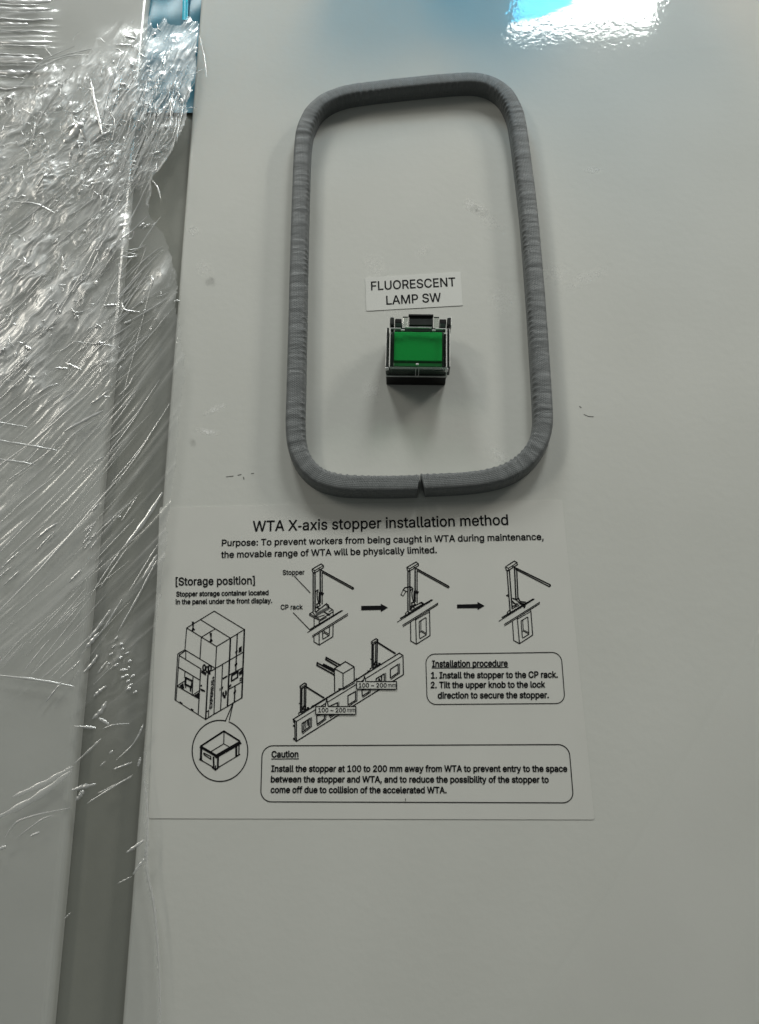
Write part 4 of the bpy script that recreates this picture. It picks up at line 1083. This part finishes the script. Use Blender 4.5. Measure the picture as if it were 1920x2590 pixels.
# rows 0-420
for y, x1, w_ in ((12, 380, 14), (40, 300, 5), (76, 375, 9), (155, 400, 6), (182, 210, 7), (240, 380, 3), (325, 390, 8), (352, 380, 4), (440, 320, 12), (462, 280, 8), (412, 300, 5), (555, 230, 10), (582, 190, 4), (675, 140, 5)):
    E(0, w_ * 1.7, .85, (-60, y - 6), (x1 * .5, y + 5), (x1, y + random.uniform(-6, 14)))
E(0, 5, .8, (230, 1130), (300, 930), (400, 760), (590, 480)); E(0, 8, .95, (682, 605), (712, 760), (775, 1030)); E(0, 5, .8, (515, 855), (590, 870), (690, 770))
E(0, 24, .98, (490, 1085), (585, 990), (640, 915)); E(0, 12, .95, (520, 990), (600, 960), (650, 1060)); E(0, 7, .9, (20, 745), (70, 760), (120, 715)); E(0, 9, .9, (900, 640), (950, 655)); E(0, 5, .95, (1290, 730), (1280, 920)); E(0, 4, .9, (945, 740), (1040, 650), (1080, 580)); E(0, 4, .7, (140, 665), (330, 460), (560, 350)); E(0, 4, .7, (300, 470), (560, 400), (700, 375))
E(0, 5, .7, (180, 590), (330, 500), (500, 430), (690, 420)); E(0, 10, .8, (700, 1080), (760, 1040), (830, 1000)); E(0, 4, .8, (880, 560), (945, 500)); E(0, 8, .95, (930, 280), (1020, 300)); E(0, 6, .9, (860, 350), (1000, 350))
E(0, 3, .5, (1495, 290), (1530, 450), (1550, 600)); E(0, 3, .5, (1460, 640), (1400, 730), (1375, 800)); E(0, 3, .5, (0, 990), (270, 930)); E(0, 4, .6, (1100, 1200), (1250, 1100), (1300, 1040))
for i in range(24):  # down-pulled folds below the blue
    x = random.uniform(1100, 1420); y = random.uniform(420, 900)
    E(0, random.uniform(1.5, 4), random.uniform(.3, .8), (x, y), (x - 20 + random.uniform(-15, 15), y + 90), (x - 50 + random.uniform(-20, 20), y + random.uniform(130, 260)))
# rows 400-820
E(400, 4, .95, (0, 620), (250, 430), (490, 240)); E(400, 8, .7, (80, 590), (170, 540), (245, 465)); E(400, 4, .6, (20, 750), (90, 590)); E(400, 6, .8, (290, 230), (400, 110)); E(400, 3, .9, (600, 580), (800, 430)); E(400, 3, .5, (300, 480), (480, 260))
E(400, 5, .9, (220, 1020), (340, 890)); E(400, 4, .9, (100, 1090), (210, 990)); E(400, 4, .9, (20, 1170), (100, 1120)); E(400, 4, .7, (430, 1150), (550, 1000), (660, 900)); E(400, 6, .5, (90, 340), (280, 360), (420, 430)); E(400, 4, .8, (1140, 180), (1180, 230), (1200, 305))
E(400, 6, .95, (1040, 520), (1080, 488)); E(400, 4, .95, (1065, 535), (1110, 495)); E(400, 3, .9, (1130, 510), (1165, 485)); E(400, 7, .95, (780, 1110), (880, 1100)); E(400, 4, .9, (910, 1080), (940, 1140), (1050, 1155)); E(400, 4, .9, (545, 1130), (580, 1170), (680, 1140))
E(400, 5, .95, (905, 740), (960, 745), (1025, 735)); E(400, 3, .8, (940, 710), (1025, 725)); E(400, 3, .6, (895, 800), (890, 1000), (880, 1230)); E(400, 5, .9, (870, 330), (895, 280)); E(400, 5, .9, (760, 350), (810, 310)); E(400, 9, .9, (730, 140), (752, 90)); E(400, 5, .8, (380, 580), (460, 525))
E(400, 3, .6, (1030, 690), (1120, 550), (1200, 440)); E(400, 3, .6, (930, 1030), (1060, 920), (1110, 885)); E(400, 4, .7, (980, 1220), (1120, 1140), (1260, 1050))
# rows 800-1220
E(800, 5, .55, (-30, 1150), (420, 800), (830, 430)); E(800, 3, .9, (390, 1125), (520, 1010)); E(800, 3, .7, (280, 720), (440, 600), (590, 540)); E(800, 8, .95, (490, 870), (640, 780), (775, 705)); E(800, 3, .9, (430, 1000), (600, 860), (760, 740)); E(800, 8, .95, (682, 657), (740, 620), (818, 560))
E(800, 6, .8, (300, 585), (360, 540), (430, 510)); E(800, 3.5, .95, (390, 688), (590, 552)); E(800, 4, .8, (0, 800), (130, 690), (240, 600)); E(800, 4, .9, (-20, 660), (110, 540), (240, 425)); E(800, 3, .7, (-10, 860), (200, 690), (500, 495)); E(800, 3, .8, (60, 1240), (250, 1100), (440, 960))
E(800, 3, .9, (800, 800), (920, 670), (1040, 540)); E(800, 2.5, .8, (830, 830), (930, 700), (1010, 590)); E(800, 3, .95, (795, 1045), (960, 830), (1120, 595)); E(800, 3, .95, (800, 945), (1000, 760), (1195, 480)); E(800, 3.5, .95, (835, 1250), (1050, 990), (1272, 655)); E(800, 3, .95, (875, 1250), (1040, 1020), (1170, 810))
E(800, 5, .55, (-20, 930), (200, 965), (430, 1005)); E(800, 5, .5, (-20, 1070), (265, 1110)); E(800, 4, .5, (0, 800), (210, 832)); E(800, 7, .95, (690, 215), (800, 215)); E(800, 3, .6, (540, 190), (900, 245)); E(800, 9, .95, (195, 235), (245, 265)); E(800, 6, .9, (420, 390), (510, 395)); E(800, 6, .9, (490, 350), (610, 405))
E(800, 5, .9, (455, 270), (560, 195)); E(800, 4, .8, (580, 270), (650, 230)); E(800, 4, .9, (650, 120), (690, 90)); E(800, 4, .8, (700, 1100), (780, 1050)); E(800, 3, .8, (615, 1170), (700, 1110)); E(800, 4, .9, (865, 390), (960, 270), (1100, 150)); E(800, 4, .8, (890, 600), (960, 530), (1010, 440))
# rows 1200-1620
E(1200, 4, .5, (-20, 390), (200, 190), (430, -5)); E(1200, 4, .45, (-20, 610), (230, 350), (490, 85)); E(1200, 6, .45, (-30, 1050), (330, 680), (690, 260), (920, 0)); E(1200, 8, .95, (283, 478), (350, 420), (437, 362)); E(1200, 4, .95, (265, 583), (340, 500), (412, 425)); E(1200, 7, .9, (518, 808), (560, 765), (612, 712))
E(1200, 5, .95, (8, 712), (80, 640), (152, 578)); E(1200, 4, .8, (-10, 775), (90, 690)); E(1200, 4, .8, (30, 832), (150, 722)); E(1200, 3, .7, (488, 1103), (583, 998)); E(1200, 6, .9, (690, 278), (740, 225)); E(1200, 3, .9, (680, 910), (800, 720), (930, 535)); E(1200, 10, .75, (930, 545), (1070, 360), (1215, 135)); E(1200, 3, .9, (750, 850), (850, 700), (955, 550))
E(1200, 3, .95, (968, 875), (1080, 690), (1187, 515)); E(1200, 4, .95, (883, 1178), (1040, 900), (1175, 640)); E(1200, 8, .5, (1070, 780), (1130, 680), (1175, 600)); E(1200, 4, .9, (733, 1207), (820, 1090), (917, 933)); E(1200, 3, .9, (910, 350), (1025, 170))
for i in range(9):
    x, y = random.uniform(605, 690), random.uniform(390, 600)
    E(1200, random.uniform(2.5, 5), .9, (x, y), (x + 45, y - 55))
E(1200, 6, .7, (660, 1235), (730, 1150), (830, 1010)); E(1200, 5, .95, (890, 325), (905, 315))
# rows 1600-2020
E(1600, 5, .5, (-20, 318), (280, 355), (560, 405)); E(1600, 4, .95, (345, 518), (405, 440), (467, 365)); E(1600, 3.5, .95, (530, 288), (600, 208)); E(1600, 3, .6, (180, 290), (370, 55)); E(1600, 6, .9, (622, 302), (690, 230), (735, 165)); E(1600, 9, .8, (640, 115), (690, 60), (740, 0)); E(1600, 7, .9, (705, 478), (745, 440), (800, 400))
E(1600, 6, .95, (610, 703), (665, 708), (718, 714)); E(1600, 9, .55, (695, 645), (755, 590), (800, 515)); E(1600, 7, .5, (740, 640), (820, 690)); E(1600, 3, .8, (870, 950), (980, 850), (1050, 745), (1072, 680)); E(1600, 4, .8, (850, 1020), (985, 970)); E(1600, 11, .30, (100, 1230), (350, 1120), (550, 1000)); E(1600, 7, .45, (540, 1175), (720, 1130)); E(1600, 5, .35, (560, 980), (700, 850), (760, 790)); E(1600, 3, .5, (770, 720), (850, 690), (970, 680))
E(1600, 4, .7, (735, 305), (805, 215)); E(1600, 5, .7, (900, 285), (960, 280)); E(1600, 3, .5, (560, 700), (640, 705))
chain = [(880, 45), (915, 90), (860, 110), (840, 160), (925, 125), (960, 160), (975, 215), (970, 260), (930, 285), (950, 320), (920, 340), (1000, 325), (965, 365), (980, 400), (1015, 440), (820, 235), (880, 245), (905, 185), (965, 425)]
for x, y in chain:
    E(1600, random.uniform(4, 7), .95, (x - random.uniform(5, 22), y + random.uniform(0, 16)), (x + random.uniform(5, 18), y - random.uniform(0, 16)))
E(1600, 4, .8, (1040, 760), (1072, 690)); E(1600, 5, .8, (1030, 1000), (1050, 930)); E(1600, 5, .5, (820, 905), (845, 880)); E(1600, 4, .35, (750, 1000), (790, 960)); E(1600, 8, .35, (595, 1210), (630, 1180)); E(1600, 3, .4, (730, 1200), (980, 1080))
for p_, w_, mk_ in ex: crease(p_, w_, mk_)
S5 = lambda *L: [(x * .46, 1940 + y * .46) for x, y in L]
crease(S5((-20, 285), (200, 170), (400, 20)), 13, .30); crease(S5((30, 390), (120, 290), (390, 225)), 4, .30); crease(S5((100, 385), (230, 290), (300, 265)), 3, .3); crease(S5((170, 380), (222, 358)), 5, .5); crease(S5((-10, 455), (40, 435)), 7, .4); crease(S5((400, 130), (480, 95)), 6, .4)
crease(S5((420, 185), (465, 130)), 8, .45); crease(S5((480, 200), (730, 45)), 4, .4); crease(S5((700, 470), (800, 400)), 6, .5); crease(S5((735, 590), (800, 500)), 6, .45); crease(S5((800, 500), (812, 395)), 4, .6); crease(S5((650, 640), (730, 600)), 3, .35); crease(S5((355, 835), (390, 800)), 3, .35)
crease(S5((790, 60), (815, 270), (812, 560), (845, 740), (870, 1000), (888, 1410)), 5, .40, segs=60)
# long folds fanning down and left from the top of the channel
for i in range(75):
    x0_, y0_ = random.uniform(300, 480), random.uniform(140, 700)
    if x0_ > np.interp(y0_, ys_edge, xs_edge) - 6: continue
    L = random.uniform(70, 330)
    a = math.radians(random.gauss(52, 9) + (12 if y0_ < 330 else 0))
    x1_, y1_ = x0_ - math.cos(a) * L, y0_ + math.sin(a) * L
    crease([(x0_, y0_), ((x0_ + x1_) / 2 + random.uniform(-7, 7), (y0_ + y1_) / 2 + random.uniform(-7, 7)), (x1_, y1_)], random.choice([1.6, 2, 2.5, 3, 4, 5]), random.uniform(.45, 1))
for i in range(60):
    x0_, y0_ = random.uniform(-20, 330), random.uniform(420, 1000)
    L = random.uniform(50, 200); a = math.radians(random.gauss(42, 6))
    x1_, y1_ = x0_ + math.cos(a) * L, y0_ - math.sin(a) * L
    if x1_ > np.interp(y1_, ys_edge, xs_edge) - 6: continue
    crease([(x0_, y0_), ((x0_ + x1_) / 2 + random.uniform(-4, 4), (y0_ + y1_) / 2 + random.uniform(-4, 4)), (x1_, y1_)], random.choice([1.6, 2, 2.5, 3, 4]), random.uniform(.45, 1))
# random small wrinkles in the crumpled zone
cnt = 0
while cnt < 520:
    x, y = random.uniform(-10, 470), random.uniform(60, 1010)
    wgt = float(crumple_mask(np.array([x]), np.array([y]))[0])
    if random.random() > wgt or x > np.interp(y, ys_edge, xs_edge) - 8: continue
    a = math.radians(random.gauss(48, 30)) if y > 350 else math.radians(random.gauss(60, 55))
    L = random.choice([6, 8, 10, 14, 18, 26, 40]) * random.uniform(.7, 1.4)
    bend = random.uniform(-.25, .25) * L
    dx, dy = math.cos(a) * L, -math.sin(a) * L
    wd_ = random.choice([1.5, 2, 2, 3, 3, 4, 6]) if L < 30 else random.choice([1.5, 2, 3])
    crease([(x, y), (x + dx / 2 - dy / L * bend, y + dy / 2 + dx / L * bend), (x + dx, y + dy)], wd_, random.uniform(.35, .95), segs=8)
    cnt += 1
    if cnt % 14 == 0 and y > 200:      # small facets that catch the lamps
        r_ = random.uniform(2, 5)
        crease([(x + 9, y - 6), (x + 9 + r_ * 1.6, y - 6 - r_ * random.uniform(-1.5, 1.5))], random.uniform(3, 7), random.uniform(.7, 1), segs=6)
# long faint pulled lines across the middle
for i in range(70):
    x, y = random.uniform(-20, 300), random.uniform(950, 1750)
    L = random.uniform(60, 260)
    a = math.radians(random.gauss(46, 4))
    p1 = (x + math.cos(a) * L, y - math.sin(a) * L)
    lim = np.interp(p1[1], ys_edge, xs_edge) - 10
    if p1[0] > lim: continue
    crease([(x, y), ((x + p1[0]) / 2 + random.uniform(-2, 2), (y + p1[1]) / 2), p1], random.uniform(1.2, 2.6), random.uniform(.2, .6))

def mat_crease():
    a = N('folded_film')
    fo = a.attr('fold')
    tr = a.n('ShaderNodeBsdfTransparent')
    df = a.n('ShaderNodeBsdfDiffuse'); df.inputs[0].default_value = (.95, .96, .95, 1)
    tl = a.n('ShaderNodeBsdfTranslucent'); tl.inputs[0].default_value = (.95, .96, .95, 1)
    mk = a.n('ShaderNodeMixShader'); mk.inputs[0].default_value = .12
    a.link(df.outputs[0], mk.inputs[1]); a.link(tl.outputs[0], mk.inputs[2])
    m1 = a.n('ShaderNodeMixShader')
    a.link(fo, m1.inputs[0]); a.link(tr.outputs[0], m1.inputs[1]); a.link(mk.outputs[0], m1.inputs[2])
    gl = a.n('ShaderNodeBsdfGlossy'); gl.inputs['Roughness'].default_value = .25
    mu = a.n('ShaderNodeMath', operation='MULTIPLY', use_clamp=True); mu.inputs[1].default_value = .62
    a.link(fo, mu.inputs[0])
    m2 = a.n('ShaderNodeMixShader')
    a.link(mu.outputs[0], m2.inputs[0]); a.link(m1.outputs[0], m2.inputs[1]); a.link(gl.outputs[0], m2.inputs[2])
    return a.done(m2.outputs[0])
o = mesh_obj('film_creases', crease_v, crease_f, mat_crease(), wrap, True)
o['kind'] = 'stuff'
at = o.data.attributes.new('fold', 'FLOAT', 'POINT'); at.data.foreach_set('value', crease_a)
bm = bmesh.new(); bm.from_mesh(o.data); bmesh.ops.recalc_face_normals(bm, faces=bm.faces); bm.to_mesh(o.data); bm.free()
